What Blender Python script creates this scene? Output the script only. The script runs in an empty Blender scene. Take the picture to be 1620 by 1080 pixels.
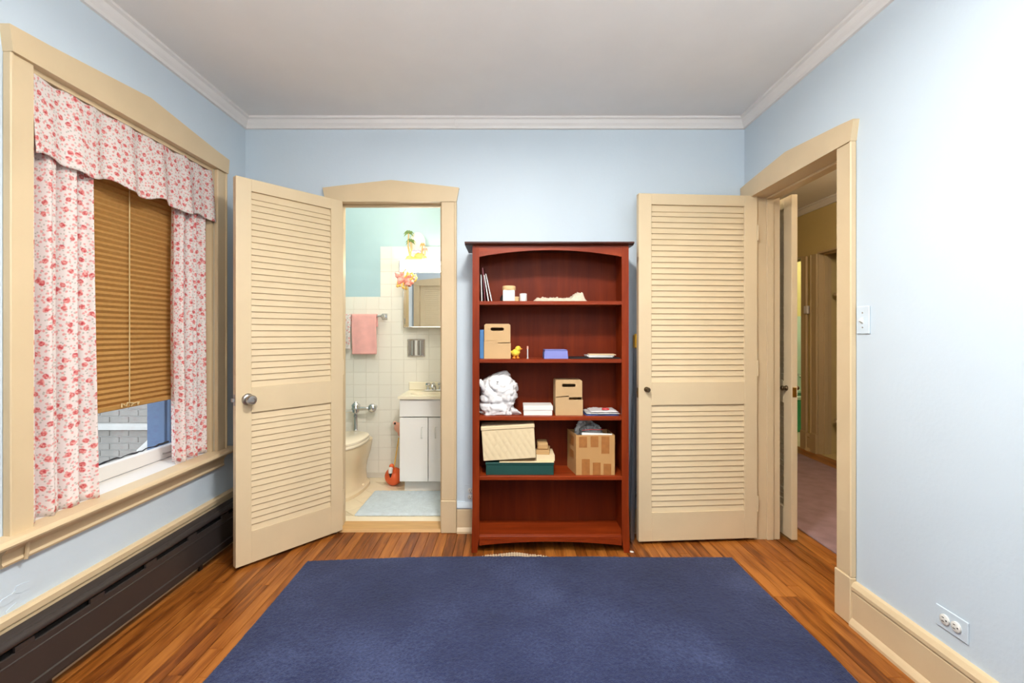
import bpy, bmesh, math, random
from mathutils import Vector, Matrix, noise
random.seed(7)
scene = bpy.context.scene
C = scene.collection
PI = math.pi

# ---------------------------------------------------------------- camera, world, exposure
F, VX, VY, CH = 737.0, 803.0, 527.0, 1.225          # focal length (px), vanishing point (px), lens height (m)
cam_d = bpy.data.cameras.new('camera'); cam = bpy.data.objects.new('camera', cam_d); C.objects.link(cam)
cam.location = (0, 0, CH); cam.rotation_euler = (PI/2, 0, 0)
cam_d.sensor_width = 36; cam_d.lens = F/1620*36
cam_d.shift_x = (810-VX)/1620; cam_d.shift_y = -(540-VY)/1620
cam_d.clip_start = 0.02
scene.camera = cam

world = bpy.data.worlds.new('sky'); scene.world = world; world.use_nodes = True
bg = world.node_tree.nodes['Background']
bg.inputs[0].default_value = (0.74, 0.86, 1.0, 1); bg.inputs[1].default_value = 2.7

vs = scene.view_settings
vs.view_transform = 'Standard'; vs.look = 'None'; vs.gamma = 1; vs.use_curve_mapping = False
vs.exposure = -0.03
LAMP_W, FILL_W, BATH_E, BATH_FILL_W, HALLBATH_W, HALL_FILL_W = 58.0, 84.0, 15.0, 12.5, 18.0, 42.0  # floor, bathroom and hall watts drive added fill lamps

# ---------------------------------------------------------------- room measures (metres)
XL, XR, YB, YF, ZC = -1.62, 1.4635, 2.88, -0.3, 2.55   # left, right, back, behind the lens, ceiling
XH = 1.62                                              # hall face of the right wall
XH2 = 3.15                                             # far wall of the hall
YBB, ZBF = 3.92, 0.012                                 # bathroom back wall, bathroom floor height

def P(px, py, y):
    return Vector(((px-VX)*y/F, y, CH-(py-VY)*y/F))

# ---------------------------------------------------------------- materials
def lin(c):
    r = []
    for v in c[:3]:
        v = v/255.0
        r.append(v/12.92 if v <= .04045 else ((v+.055)/1.055)**2.4)
    return r
def rgba(c): return (*lin(c), 1)
def newmat(name):
    m = bpy.data.materials.new(name); m.use_nodes = True
    nt = m.node_tree; b = nt.nodes['Principled BSDF']
    return m, nt, b
def ramp(nt, stops):
    r = nt.nodes.new('ShaderNodeValToRGB'); el = r.color_ramp.elements
    while len(el) < len(stops): el.new(0.5)
    for e, (p, c) in zip(el, stops): e.position = p; e.color = c
    return r
def M(name, c, rough=.5, metal=0, var=.06, vscale=4, bump=0, bscale=80, c2=None, emit=0, trans=0, spec=.5, stretch=None):
    m, nt, b = newmat(name); N, L = nt.nodes, nt.links
    tc = N.new('ShaderNodeTexCoord'); src = tc.outputs['Object']
    if stretch:
        mp = N.new('ShaderNodeMapping'); mp.inputs['Scale'].default_value = stretch
        L.new(src, mp.inputs[0]); src = mp.outputs[0]
    n = N.new('ShaderNodeTexNoise'); n.inputs['Scale'].default_value = vscale; n.inputs['Detail'].default_value = 4
    L.new(src, n.inputs['Vector'])
    a = lin(c); d = lin(c2) if c2 else [min(1, v*(1+var)) for v in a]
    a = a if c2 else [v*(1-var) for v in a]
    r = ramp(nt, [(.3, (*a, 1)), (.7, (*d, 1))]); L.new(n.outputs['Fac'], r.inputs[0]); L.new(r.outputs[0], b.inputs['Base Color'])
    b.inputs['Roughness'].default_value = rough; b.inputs['Metallic'].default_value = metal
    b.inputs['Specular IOR Level'].default_value = spec
    if trans: b.inputs['Transmission Weight'].default_value = trans
    if emit:
        b.inputs['Emission Color'].default_value = (*lin(c), 1); b.inputs['Emission Strength'].default_value = emit
    if bump:
        n2 = N.new('ShaderNodeTexNoise'); n2.inputs['Scale'].default_value = bscale; n2.inputs['Detail'].default_value = 3
        L.new(src, n2.inputs['Vector'])
        bp = N.new('ShaderNodeBump'); bp.inputs['Strength'].default_value = bump; bp.inputs['Distance'].default_value = .01
        L.new(n2.outputs['Fac'], bp.inputs['Height']); L.new(bp.outputs[0], b.inputs['Normal'])
    return m
def wood(name, c1, c2, c3, rough=.35, along='y', scale=1.0, rnd=.35, bump=.05, spec=.28):
    """grain running along one object axis, each board offset and tinted by its own random number"""
    m, nt, b = newmat(name); N, L = nt.nodes, nt.links
    tc = N.new('ShaderNodeTexCoord'); oi = N.new('ShaderNodeObjectInfo')
    add = N.new('ShaderNodeVectorMath'); add.operation = 'MULTIPLY_ADD'
    comb = N.new('ShaderNodeCombineXYZ')
    for i in range(3): L.new(oi.outputs['Random'], comb.inputs[i])
    L.new(comb.outputs[0], add.inputs[0]); add.inputs[1].default_value = (17, 31, 23); L.new(tc.outputs['Object'], add.inputs[2])
    mp = N.new('ShaderNodeMapping'); s = {'x': (1.2, 14, 14), 'y': (14, 1.2, 14), 'z': (14, 14, 1.2)}[along]
    mp.inputs['Scale'].default_value = tuple(v*scale for v in s); L.new(add.outputs[0], mp.inputs[0])
    n = N.new('ShaderNodeTexNoise'); n.inputs['Scale'].default_value = 2.2; n.inputs['Detail'].default_value = 6; n.inputs['Distortion'].default_value = .7
    L.new(mp.outputs[0], n.inputs['Vector'])
    n2 = N.new('ShaderNodeTexNoise'); n2.inputs['Scale'].default_value = 9; n2.inputs['Detail'].default_value = 3; L.new(mp.outputs[0], n2.inputs['Vector'])
    mx = N.new('ShaderNodeMath'); mx.operation = 'MULTIPLY_ADD'; mx.inputs[1].default_value = .35; L.new(n2.outputs['Fac'], mx.inputs[0]); L.new(n.outputs['Fac'], mx.inputs[2])
    mx2 = N.new('ShaderNodeMath'); mx2.operation = 'SUBTRACT'; mx2.inputs[1].default_value = .17; L.new(mx.outputs[0], mx2.inputs[0])
    mx3 = N.new('ShaderNodeMath'); mx3.operation = 'MULTIPLY_ADD'; mx3.inputs[1].default_value = rnd; L.new(oi.outputs['Random'], mx3.inputs[0]); L.new(mx2.outputs[0], mx3.inputs[2])
    mx4 = N.new('ShaderNodeMath'); mx4.operation = 'SUBTRACT'; mx4.inputs[1].default_value = rnd/2; L.new(mx3.outputs[0], mx4.inputs[0])
    r = ramp(nt, [(.28, rgba(c1)), (.5, rgba(c2)), (.72, rgba(c3))]); L.new(mx4.outputs[0], r.inputs[0]); L.new(r.outputs[0], b.inputs['Base Color'])
    b.inputs['Roughness'].default_value = rough; b.inputs['Specular IOR Level'].default_value = spec
    bp = N.new('ShaderNodeBump'); bp.inputs['Strength'].default_value = bump; bp.inputs['Distance'].default_value = .01
    L.new(n2.outputs['Fac'], bp.inputs['Height']); L.new(bp.outputs[0], b.inputs['Normal'])
    return m

MAT = {}
MAT['wall'] = M('blue_wall_paint', (199, 212, 222), .55, var=.02, vscale=2, bump=.06, bscale=60)
MAT['ceil'] = M('ceiling_paint', (234, 231, 228), .7, var=.02, bump=.04)
MAT['crown'] = M('white_trim_paint', (226, 222, 219), .5, var=.02)
MAT['trim'] = M('tan_trim_paint', (210, 187, 150), .42, var=.03, vscale=6, bump=.04, bscale=40)
MAT['door'] = M('tan_door_paint', (214, 193, 157), .42, var=.025, vscale=6, bump=.03, bscale=40)
MAT['plank'] = wood('oak_plank', (94, 46, 14), (138, 78, 28), (168, 104, 44), .3, 'y', 1.0, .30)
MAT['plank_gap'] = M('plank_joint', (48, 24, 10), .7)
MAT['cherry'] = wood('cherry_bookcase_wood', (106, 34, 8), (120, 41, 10), (134, 50, 14), .4, 'z', .8, .06, .02, .16)
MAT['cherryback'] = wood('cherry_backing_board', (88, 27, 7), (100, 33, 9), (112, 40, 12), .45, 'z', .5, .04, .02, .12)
MAT['cherryx'] = wood('cherry_shelf_wood', (110, 36, 8), (126, 44, 11), (142, 54, 16), .38, 'x', .8, .06, .02, .2)
MAT['cherrytop'] = wood('dark_bookcase_top', (52, 26, 20), (66, 34, 26), (80, 44, 34), .25, 'x', .8, .05, .02)
MAT['heater'] = M('charcoal_enamel', (54, 48, 46), .33, var=.08, spec=.5)
MAT['dark'] = M('dark_void', (14, 11, 9), .9)
MAT['chrome'] = M('chrome', (214, 214, 216), .12, 1, var=.02)
MAT['nickel'] = M('brushed_nickel', (172, 168, 164), .28, 1, var=.03)
MAT['bronze'] = M('aged_bronze', (98, 82, 62), .35, 1, var=.1)
MAT['brass'] = M('brass_plate', (176, 138, 74), .35, 1, var=.08)
MAT['blueplate'] = M('painted_plate', (204, 218, 228), .45, var=.02)
MAT['outletface'] = M('outlet_face', (224, 224, 218), .4)
MAT['black'] = M('black_plastic', (20, 20, 22), .5)
MAT['tile'] = M('white_wall_tile', (236, 231, 218), .16, var=.02, vscale=3)
MAT['grout'] = M('tile_grout', (216, 208, 192), .8)
MAT['teal'] = M('teal_wall_paint', (172, 200, 206), .55, var=.03)
MAT['bathfloor'] = M('cream_floor_tile', (238, 222, 190), .3, var=.03, vscale=6)
MAT['bathgrout'] = M('floor_grout', (216, 198, 166), .8)
MAT['white'] = M('white_laminate', (240, 238, 234), .35, var=.01)
MAT['counter'] = M('cream_cultured_marble', (240, 230, 204), .22, var=.03)
MAT['porcelain'] = M('bone_porcelain', (238, 216, 178), .12, var=.02)
MAT['seat'] = M('cream_toilet_seat', (244, 230, 204), .2, var=.01)
MAT['mat'] = M('pale_blue_terry', (208, 220, 226), .95, var=.07, vscale=30, bump=.5, bscale=400)
MAT['pinktowel'] = M('pink_terry', (240, 178, 170), .95, var=.06, vscale=20, bump=.4, bscale=500)
MAT['orange'] = M('orange_glazed_ceramic', (226, 96, 48), .15, var=.06)
MAT['pinkplastic'] = M('pink_plastic', (242, 176, 150), .3, var=.04)
MAT['coral'] = M('coral_feather', (240, 128, 112), .6, c2=(250, 190, 180), vscale=30)
MAT['yellowgold'] = M('golden_sand_resin', (244, 196, 96), .5, var=.1, vscale=30)
MAT['leafgreen'] = M('palm_leaf_green', (104, 132, 62), .6, var=.15, vscale=30)
MAT['moon'] = M('cream_moon_shade', (246, 240, 222), .5, var=.02)
MAT['violet'] = M('pale_violet_resin', (196, 184, 214), .5, var=.08, vscale=30)
MAT['trunk'] = M('palm_trunk_tan', (214, 170, 110), .6, var=.1, vscale=40)
MAT['card'] = M('kraft_cardboard', (188, 154, 110), .8, var=.04, vscale=8, bump=.05, bscale=200)
MAT['carton'] = M('brown_carton', (184, 138, 84), .8, var=.05, vscale=8, bump=.05, bscale=200)
MAT['tape'] = M('brown_packing_tape', (160, 102, 48), .4, var=.12, vscale=40)
MAT['tan'] = M('tan_board', (184, 146, 96), .8, var=.06)
MAT['manila'] = M('manila_paper', (222, 200, 160), .8, var=.03)
MAT['green'] = M('dark_green_box_paper', (18, 66, 58), .5, var=.06)
MAT['whitebox'] = M('white_card', (226, 222, 216), .6, var=.02)
MAT['paper'] = M('white_paper', (232, 230, 224), .7, var=.04, vscale=20)
MAT['bluebook'] = M('blue_cloth_book', (66, 112, 160), .6, var=.06)
MAT['periwinkle'] = M('periwinkle_box_card', (120, 126, 190), .45, var=.05)
MAT['chick'] = M('yellow_plush', (232, 200, 66), .9, var=.1, vscale=60, bump=.5, bscale=300)
MAT['beak'] = M('orange_felt', (238, 140, 40), .7)
MAT['bag'] = M('white_plastic_bag', (216, 213, 212), .35, var=.03, vscale=12, bump=.25, bscale=30)
MAT['clearbag'] = M('silver_plastic_film', (206, 206, 204), .22, var=.15, vscale=18, bump=.3, bscale=40)
MAT['greybag'] = M('grey_plastic_film', (104, 104, 103), .3, var=.3, vscale=14, bump=.35, bscale=40)
MAT['burgundy'] = M('burgundy_card', (110, 36, 46), .5)
MAT['knit'] = M('cream_knit', (204, 190, 168), .95, var=.12, vscale=60, bump=.6, bscale=220)
MAT['woodlid'] = M('pale_wood_lid', (220, 186, 136), .55, var=.06, vscale=20)
MAT['thresh'] = M('worn_oak_saddle', (196, 154, 98), .5, var=.12, vscale=6, stretch=(1, 12, 12))
MAT['ladder'] = M('dull_aluminium', (150, 152, 156), .38, 1, var=.06)
MAT['laddercap'] = M('yellow_ladder_cap', (206, 160, 40), .5, var=.06)
MAT['netting'] = M('rug_pad_netting', (226, 208, 176), .8, var=.06)
MAT['rug'] = None
MAT['carpet'] = M('mauve_carpet', (150, 122, 124), .98, var=.14, vscale=10, bump=.5, bscale=300)
MAT['hallwall'] = M('hall_cream_paint', (206, 186, 130), .6, var=.02)
MAT['halltrim'] = M('hall_trim_paint', (196, 174, 134), .5, var=.03)
MAT['yellowwall'] = M('yellow_wall_paint', (226, 214, 136), .6)
MAT['mint'] = M('mint_tile', (206, 228, 208), .25)
MAT['tubgreen'] = M('jade_green_porcelain', (70, 172, 120), .2, var=.04)
MAT['sashwhite'] = M('white_sash_paint', (226, 222, 216), .4, var=.02)
MAT['skytint'] = M('sky_tinted_storm_frame', (104, 128, 160), .5, var=.06)  # blue-grey puts the sky light on the outer jamb into its colour
MAT['brick'] = M('grey_tan_brick', (158, 150, 140), .9, var=.12, vscale=5, bump=.3, bscale=30)
MAT['mortar'] = M('pale_mortar', (190, 184, 175), .95, var=.05)
MAT['ledge'] = M('stone_ledge', (206, 200, 190), .9, var=.06)
MAT['dome'] = M('opal_glass_dome', (255, 240, 214), .4, emit=3.0)
MAT['tube'] = M('lit_diffuser', (255, 246, 226), .4, emit=BATH_E)
MAT['red'] = M('red_print', (206, 44, 50), .5)
MAT['navy'] = M('navy_print', (52, 70, 120), .5)
MAT['mirror'] = M('silvered_mirror', (232, 236, 234), .02, 1, var=.005)
MAT['string'] = M('blind_cord', (206, 180, 130), .8)
def glass_mat():
    m, nt, b = newmat('window_glass'); N, L = nt.nodes, nt.links
    t = N.new('ShaderNodeBsdfTransparent'); g = N.new('ShaderNodeBsdfGlossy'); g.inputs['Roughness'].default_value = .02
    lw = N.new('ShaderNodeLayerWeight'); pw = N.new('ShaderNodeMath'); pw.operation = 'POWER'; pw.inputs[1].default_value = 4
    sc_ = N.new('ShaderNodeMath'); sc_.operation = 'MULTIPLY_ADD'; sc_.inputs[1].default_value = .4; sc_.inputs[2].default_value = .03
    L.new(lw.outputs['Facing'], pw.inputs[0]); L.new(pw.outputs[0], sc_.inputs[0]); mx = N.new('ShaderNodeMixShader')
    L.new(sc_.outputs[0], mx.inputs[0]); L.new(t.outputs[0], mx.inputs[1]); L.new(g.outputs[0], mx.inputs[2])
    L.new(mx.outputs[0], N['Material Output'].inputs[0]); return m
MAT['glass'] = glass_mat()
def cloth_mat(name, floral=True, scale=20.0):
    """printed cotton: UV is in metres along the cloth"""
    m, nt, b = newmat(name); N, L = nt.nodes, nt.links
    uv = N.new('ShaderNodeTexCoord').outputs['UV']
    def vor(sc, off):
        mp = N.new('ShaderNodeMapping'); mp.inputs['Location'].default_value = (off, off*.7, 0); L.new(uv, mp.inputs[0])
        nz = N.new('ShaderNodeTexNoise'); nz.inputs['Scale'].default_value = 70; L.new(mp.outputs[0], nz.inputs['Vector'])
        wv = N.new('ShaderNodeVectorMath'); wv.operation = 'MULTIPLY_ADD'; wv.inputs[1].default_value = (.008, .008, 0)
        L.new(nz.outputs['Color'], wv.inputs[0]); L.new(mp.outputs[0], wv.inputs[2])
        v = N.new('ShaderNodeTexVoronoi'); v.voronoi_dimensions = '2D'; v.inputs['Scale'].default_value = sc; v.inputs['Randomness'].default_value = .85
        L.new(wv.outputs[0], v.inputs['Vector']); return v
    base = rgba((246, 236, 231))
    v1 = vor(scale, 3.3); r1 = ramp(nt, [(.0, (1, 1, 1, 1)), (.17, (1, 1, 1, 1)), (.24, (0, 0, 0, 1))]); L.new(v1.outputs['Distance'], r1.inputs[0])
    petal = N.new('ShaderNodeTexNoise'); petal.inputs['Scale'].default_value = 110; petal.inputs['Detail'].default_value = 1; L.new(uv, petal.inputs['Vector'])
    rp = ramp(nt, [(.35, rgba((214, 92, 98))), (.5, rgba((230, 136, 132))), (.65, rgba((244, 184, 176)))]); L.new(petal.outputs['Fac'], rp.inputs[0])
    v2 = vor(scale*2.3, 9.1); r2 = ramp(nt, [(.0, (1, 1, 1, 1)), (.16, (1, 1, 1, 1)), (.27, (0, 0, 0, 1))]); L.new(v2.outputs['Distance'], r2.inputs[0])
    v3 = vor(scale*2.9, 5.2); r3 = ramp(nt, [(.0, (.8, .8, .8, 1)), (.12, (.8, .8, .8, 1)), (.24, (0, 0, 0, 1))]); L.new(v3.outputs['Distance'], r3.inputs[0])
    def mix(fac, a, bcol):
        x = N.new('ShaderNodeMix'); x.data_type = 'RGBA'; L.new(fac, x.inputs[0])
        if hasattr(a, 'links'): L.new(a, x.inputs[6])
        else: x.inputs[6].default_value = a
        if hasattr(bcol, 'links'): L.new(bcol, x.inputs[7])
        else: x.inputs[7].default_value = bcol
        return x.outputs[2]
    c = mix(r3.outputs[0], base, rgba((196, 190, 178)))
    c = mix(r2.outputs[0], c, rgba((240, 178, 172)))
    if floral: c = mix(r1.outputs[0], c, rp.outputs[0])
    d = N.new('ShaderNodeBsdfDiffuse'); t = N.new('ShaderNodeBsdfTranslucent'); L.new(c, d.inputs[0]); L.new(c, t.inputs[0])
    mx = N.new('ShaderNodeMixShader'); mx.inputs[0].default_value = .3; L.new(d.outputs[0], mx.inputs[1]); L.new(t.outputs[0], mx.inputs[2])
    L.new(mx.outputs[0], N['Material Output'].inputs[0]); return m
MAT['floral'] = cloth_mat('floral_cotton', True, 22)
MAT['floralwhite'] = cloth_mat('speckled_white_terry', False, 14)
def blind_mat():
    m, nt, b = newmat('brown_pleated_fabric'); N, L = nt.nodes, nt.links
    tc = N.new('ShaderNodeTexCoord'); n = N.new('ShaderNodeTexNoise'); n.inputs['Scale'].default_value = 60; L.new(tc.outputs['Object'], n.inputs['Vector'])
    r = ramp(nt, [(.3, rgba((196, 150, 88))), (.7, rgba((202, 156, 94)))]); L.new(n.outputs['Fac'], r.inputs[0])
    d = N.new('ShaderNodeBsdfDiffuse'); t = N.new('ShaderNodeBsdfTranslucent'); L.new(r.outputs[0], d.inputs[0]); L.new(r.outputs[0], t.inputs[0])
    mx = N.new('ShaderNodeMixShader'); mx.inputs[0].default_value = .3; L.new(d.outputs[0], mx.inputs[1]); L.new(t.outputs[0], mx.inputs[2])
    L.new(mx.outputs[0], N['Material Output'].inputs[0]); return m
MAT['blind'] = blind_mat()
def rug_mat():
    m, nt, b = newmat('navy_plush_pile'); N, L = nt.nodes, nt.links
    tc = N.new('ShaderNodeTexCoord')
    a = N.new('ShaderNodeTexNoise'); a.inputs['Scale'].default_value = 1.7; a.inputs['Detail'].default_value = 5; a.inputs['Roughness'].default_value = .6; L.new(tc.outputs['Object'], a.inputs['Vector'])
    f = N.new('ShaderNodeTexNoise'); f.inputs['Scale'].default_value = 90; f.inputs['Detail'].default_value = 4; L.new(tc.outputs['Object'], f.inputs['Vector'])
    mm = N.new('ShaderNodeMath'); mm.operation = 'MULTIPLY_ADD'; mm.inputs[1].default_value = .55; L.new(f.outputs['Fac'], mm.inputs[0]); L.new(a.outputs['Fac'], mm.inputs[2])
    ms = N.new('ShaderNodeMath'); ms.operation = 'SUBTRACT'; ms.inputs[1].default_value = .275; L.new(mm.outputs[0], ms.inputs[0])
    r = ramp(nt, [(.25, rgba((29, 36, 65))), (.5, rgba((42, 50, 83))), (.8, rgba((70, 81, 117)))]); L.new(ms.outputs[0], r.inputs[0]); L.new(r.outputs[0], b.inputs['Base Color'])
    b.inputs['Roughness'].default_value = 1; b.inputs['Specular IOR Level'].default_value = .1
    b.inputs['Sheen Weight'].default_value = .1; b.inputs['Sheen Roughness'].default_value = .5
    g = N.new('ShaderNodeTexNoise'); g.inputs['Scale'].default_value = 260; L.new(tc.outputs['Object'], g.inputs['Vector'])
    bp = N.new('ShaderNodeBump'); bp.inputs['Strength'].default_value = .6; bp.inputs['Distance'].default_value = .01
    L.new(g.outputs['Fac'], bp.inputs['Height']); L.new(bp.outputs[0], b.inputs['Normal']); return m
MAT['rug'] = rug_mat()

# ---------------------------------------------------------------- mesh helpers
def BM(): return bmesh.new()
def box(bm, x0, x1, y0, y1, z0, z1, bev=0, seg=1):
    n0 = len(bm.verts)
    vs_ = [bm.verts.new((x, y, z)) for z in (z0, z1) for y in (y0, y1) for x in (x0, x1)]
    fs = [bm.faces.new([vs_[i] for i in q]) for q in ((0, 2, 3, 1), (4, 5, 7, 6), (0, 1, 5, 4), (2, 6, 7, 3), (0, 4, 6, 2), (1, 3, 7, 5))]
    if bev:
        es = list({e for f in fs for e in f.edges})
        bmesh.ops.bevel(bm, geom=es, offset=bev, segments=seg, affect='EDGES', profile=.5)
    return bm
def prism(bm, pts, axis, a0, a1):
    """extrude a 2D outline; axis 'x': pts=(y,z), 'y': (x,z), 'z': (x,y)"""
    def v(p, a): return {'x': (a, p[0], p[1]), 'y': (p[0], a, p[1]), 'z': (p[0], p[1], a)}[axis]
    A = [bm.verts.new(v(p, a0)) for p in pts]; B = [bm.verts.new(v(p, a1)) for p in pts]
    n = len(pts)
    bm.faces.new(A); bm.faces.new(B[::-1])
    for i in range(n): bm.faces.new((A[i], B[i], B[(i+1) % n], A[(i+1) % n]))
    return bm
def tube(bm, pts, r, seg=8, caps=True, radii=None):
    rings = []; n = len(pts); pts = [Vector(p) for p in pts]
    up = None
    for i, p in enumerate(pts):
        t = (pts[min(i+1, n-1)]-pts[max(i-1, 0)]).normalized()
        if up is None: up = Vector((0, 0, 1)) if abs(t.z) < .9 else Vector((1, 0, 0))
        s = t.cross(up).normalized(); u = s.cross(t).normalized(); up = u
        rr = radii[i] if radii else r
        rings.append([bm.verts.new(p+s*rr*math.cos(a)+u*rr*math.sin(a)) for a in [2*PI*k/seg for k in range(seg)]])
    for a, b in zip(rings, rings[1:]):
        for k in range(seg): bm.faces.new((a[k], a[(k+1) % seg], b[(k+1) % seg], b[k]))
    if caps: bm.faces.new(rings[0][::-1]); bm.faces.new(rings[-1])
    return bm
def lathe(bm, prof, seg=20, mtx=None):
    """prof=(r,z) from bottom to top around z, then moved by mtx"""
    rings = []
    mtx = mtx or Matrix()
    for r, z in prof:
        if r < 1e-5: rings.append([bm.verts.new(mtx @ Vector((0, 0, z)))])
        else: rings.append([bm.verts.new(mtx @ Vector((r*math.cos(2*PI*k/seg), r*math.sin(2*PI*k/seg), z))) for k in range(seg)])
    for a, b in zip(rings, rings[1:]):
        for k in range(seg):
            k2 = (k+1) % seg
            if len(a) == 1 and len(b) > 1: bm.faces.new((a[0], b[k2], b[k]))
            elif len(b) == 1 and len(a) > 1: bm.faces.new((a[k], a[k2], b[0]))
            elif len(a) > 1: bm.faces.new((a[k], a[k2], b[k2], b[k]))
    if len(rings[0]) > 1: bm.faces.new(rings[0][::-1])
    if len(rings[-1]) > 1: bm.faces.new(rings[-1])
    return bm
def ell(bm, c, r, rot=None, u=16, v=10):
    m = Matrix.Translation(c)
    if rot: m = m @ rot
    m = m @ Matrix.Diagonal((*r, 1))
    bmesh.ops.create_uvsphere(bm, u_segments=u, v_segments=v, radius=1, matrix=m); return bm
def sweep(bm, prof, p0, p1, nrm, m0=0, m1=0):
    """profile points (d out of wall, z) run from p0 to p1; m0/m1 mitre signs"""
    p0, p1, nrm = Vector(p0), Vector(p1), Vector(nrm); t = (p1-p0).normalized()
    A = [bm.verts.new(p0+nrm*d+Vector((0, 0, z))+t*d*m0) for d, z in prof]
    B = [bm.verts.new(p1+nrm*d+Vector((0, 0, z))-t*d*m1) for d, z in prof]
    n = len(prof); bm.faces.new(A); bm.faces.new(B[::-1])
    for i in range(n): bm.faces.new((A[i], B[i], B[(i+1) % n], A[(i+1) % n]))
    return bm
XF = {}
def setprops(o, label=None, cat=None, group=None, kind=None):
    if label: o['label'] = label
    if cat: o['category'] = cat
    if group: o['group'] = group
    if kind: o['kind'] = kind
def finish(name, bm, m, smooth=False):
    bmesh.ops.recalc_face_normals(bm, faces=bm.faces)
    me = bpy.data.meshes.new(name); bm.to_mesh(me); bm.free()
    if m: me.materials.append(MAT[m])
    if smooth:
        for p in me.polygons: p.use_smooth = True
        if smooth != 'all': me.set_sharp_from_angle(angle=math.radians(smooth if smooth is not True else 40))
    o = bpy.data.objects.new(name, me); C.objects.link(o); return o
def thing(name, label, cat, loc=(0, 0, 0), rot=0, group=None, kind=None, local=False):
    o = bpy.data.objects.new(name, None); C.objects.link(o); o.empty_display_size = .05
    o.location = loc; o.rotation_euler = (0, 0, rot)
    XF[o] = Matrix() if local else (Matrix.Translation(loc) @ Matrix.Rotation(rot, 4, 'Z')).inverted()
    setprops(o, label, cat, group, kind); return o
def part(name, bm, m, parent, smooth=False, label=None, kind=None):
    """mesh child; coordinates are world unless the thing was made local"""
    x = XF[parent]; bmesh.ops.transform(bm, matrix=x, verts=bm.verts)
    o = finish(name, bm, m, smooth); o.parent = parent; XF[o] = x
    setprops(o, label, None, None, kind); return o
def single(name, bm, m, label, cat, group=None, kind=None, smooth=False):
    """one-mesh thing in world coordinates, origin moved to its base"""
    xs = [v.co for v in bm.verts]
    lo = Vector([min(c[i] for c in xs) for i in range(3)]); hi = Vector([max(c[i] for c in xs) for i in range(3)])
    o0 = Vector(((lo.x+hi.x)/2, (lo.y+hi.y)/2, lo.z))
    bmesh.ops.translate(bm, verts=bm.verts, vec=-o0)
    o = finish(name, bm, m, smooth); o.location = o0; XF[o] = Matrix.Translation(-o0)
    setprops(o, label, cat, group, kind); return o
def struct(name, bm, m, label, cat='wall', smooth=False):
    return single(name, bm, m, label, cat, kind='structure', smooth=smooth)
def child_copy(src, parent, loc, scale=None):
    c = src.copy(); C.objects.link(c); c.parent = parent; c.location = loc
    if scale: c.scale = scale
    return c
def rbox(name, x0, x1, y0, y1, z0, z1, m, parent, bev=.003, **k):
    return part(name, box(BM(), x0, x1, y0, y1, z0, z1, bev), m, parent, **k)
def modif(o, kind, **k):
    md = o.modifiers.new(kind.lower(), kind)
    for a, b in k.items(): setattr(md, a, b)
    return md

# ---------------------------------------------------------------- room shell
WT = .11
OB0, OB1 = -1.040, -.411           # bathroom doorway, clear width
OR0, OR1 = 2.05, 2.772             # right doorway
ZH = 2.032                         # head height of doorways
J = .018                           # jamb board thickness
# floors
def plank_field(parent, x0, x1, y0, y1, ztop, w=.0572, seed=1, src=None):
    rnd = random.Random(seed); n = int(math.ceil((x1-x0)/w)); cache = {}
    for i in range(n):
        xa = x0+i*w; ww = min(w, x1-xa)-.0018
        if ww < .008: continue
        y = y0; first = True
        while y < y1-1e-4:
            ln = rnd.choice((.6, .9, 1.2, 1.5)); ln = ln*rnd.uniform(.4, 1) if first else ln; first = False
            ln = round(ln, 2)
            if y1-(y+ln) < .3: ln = y1-y
            key = (round(ww, 4), round(ln, 4))
            if key not in cache:
                b = box(BM(), 0, ww, 0, ln-.0012, -.012, 0, .0008); o = finish('plank', b, 'plank'); o.parent = parent; cache[key] = o
            else:
                o = cache[key].copy(); C.objects.link(o)
            o.location = Vector((xa, y, ztop))-parent.location
            y += ln
fl = struct('floor', box(BM(), XL-.05, XH, YF, YB+WT, -.1, -.006), 'plank_gap', 'orange oak strip floor of the blue bedroom', 'floor')
plank_field(fl, XL, XR+.13, YF, YB+.012, 0)
fh = struct('floor_hall', box(BM(), XH, XH2, .3, 6.2, -.1, -.006), 'plank_gap', 'dark wood strip floor of the hall beyond the right doorway', 'floor')
plank_field(fh, XR+.135, 1.90, 1.6, 4.6, 0, seed=3)
plank_field(fh, 2.92, XH2+.02, 3.6, 6.2, 0, seed=4)
fb = struct('floor_bathroom', box(BM(), XL, -.32, YB+WT-.005, YBB, -.1, ZBF-.004), 'bathgrout', 'cream diagonal tiled floor of the bright bathroom', 'floor')
tb = None; ts = .152
for i in range(-16, 17):
    for j in range(-16, 17):
        cx, cy = -1.0+(i+j)*ts/math.sqrt(2), 3.4+(i-j)*ts/math.sqrt(2)
        h = ts/math.sqrt(2)
        if cx-h < XL+.0 or cx+h > -.33 or cy-h < YB+WT or cy+h > YBB-.002: continue
        if tb is None:
            b = box(BM(), -ts/2+.001, ts/2-.001, -ts/2+.001, ts/2-.001, -.01, 0, .0008); tb = finish('floor_tile', b, 'bathfloor'); tb.parent = fb; o = tb
        else: o = tb.copy(); C.objects.link(o)
        o.rotation_euler = (0, 0, PI/4); o.location = Vector((cx, cy, ZBF))-fb.location
b = BM(); 
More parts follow.
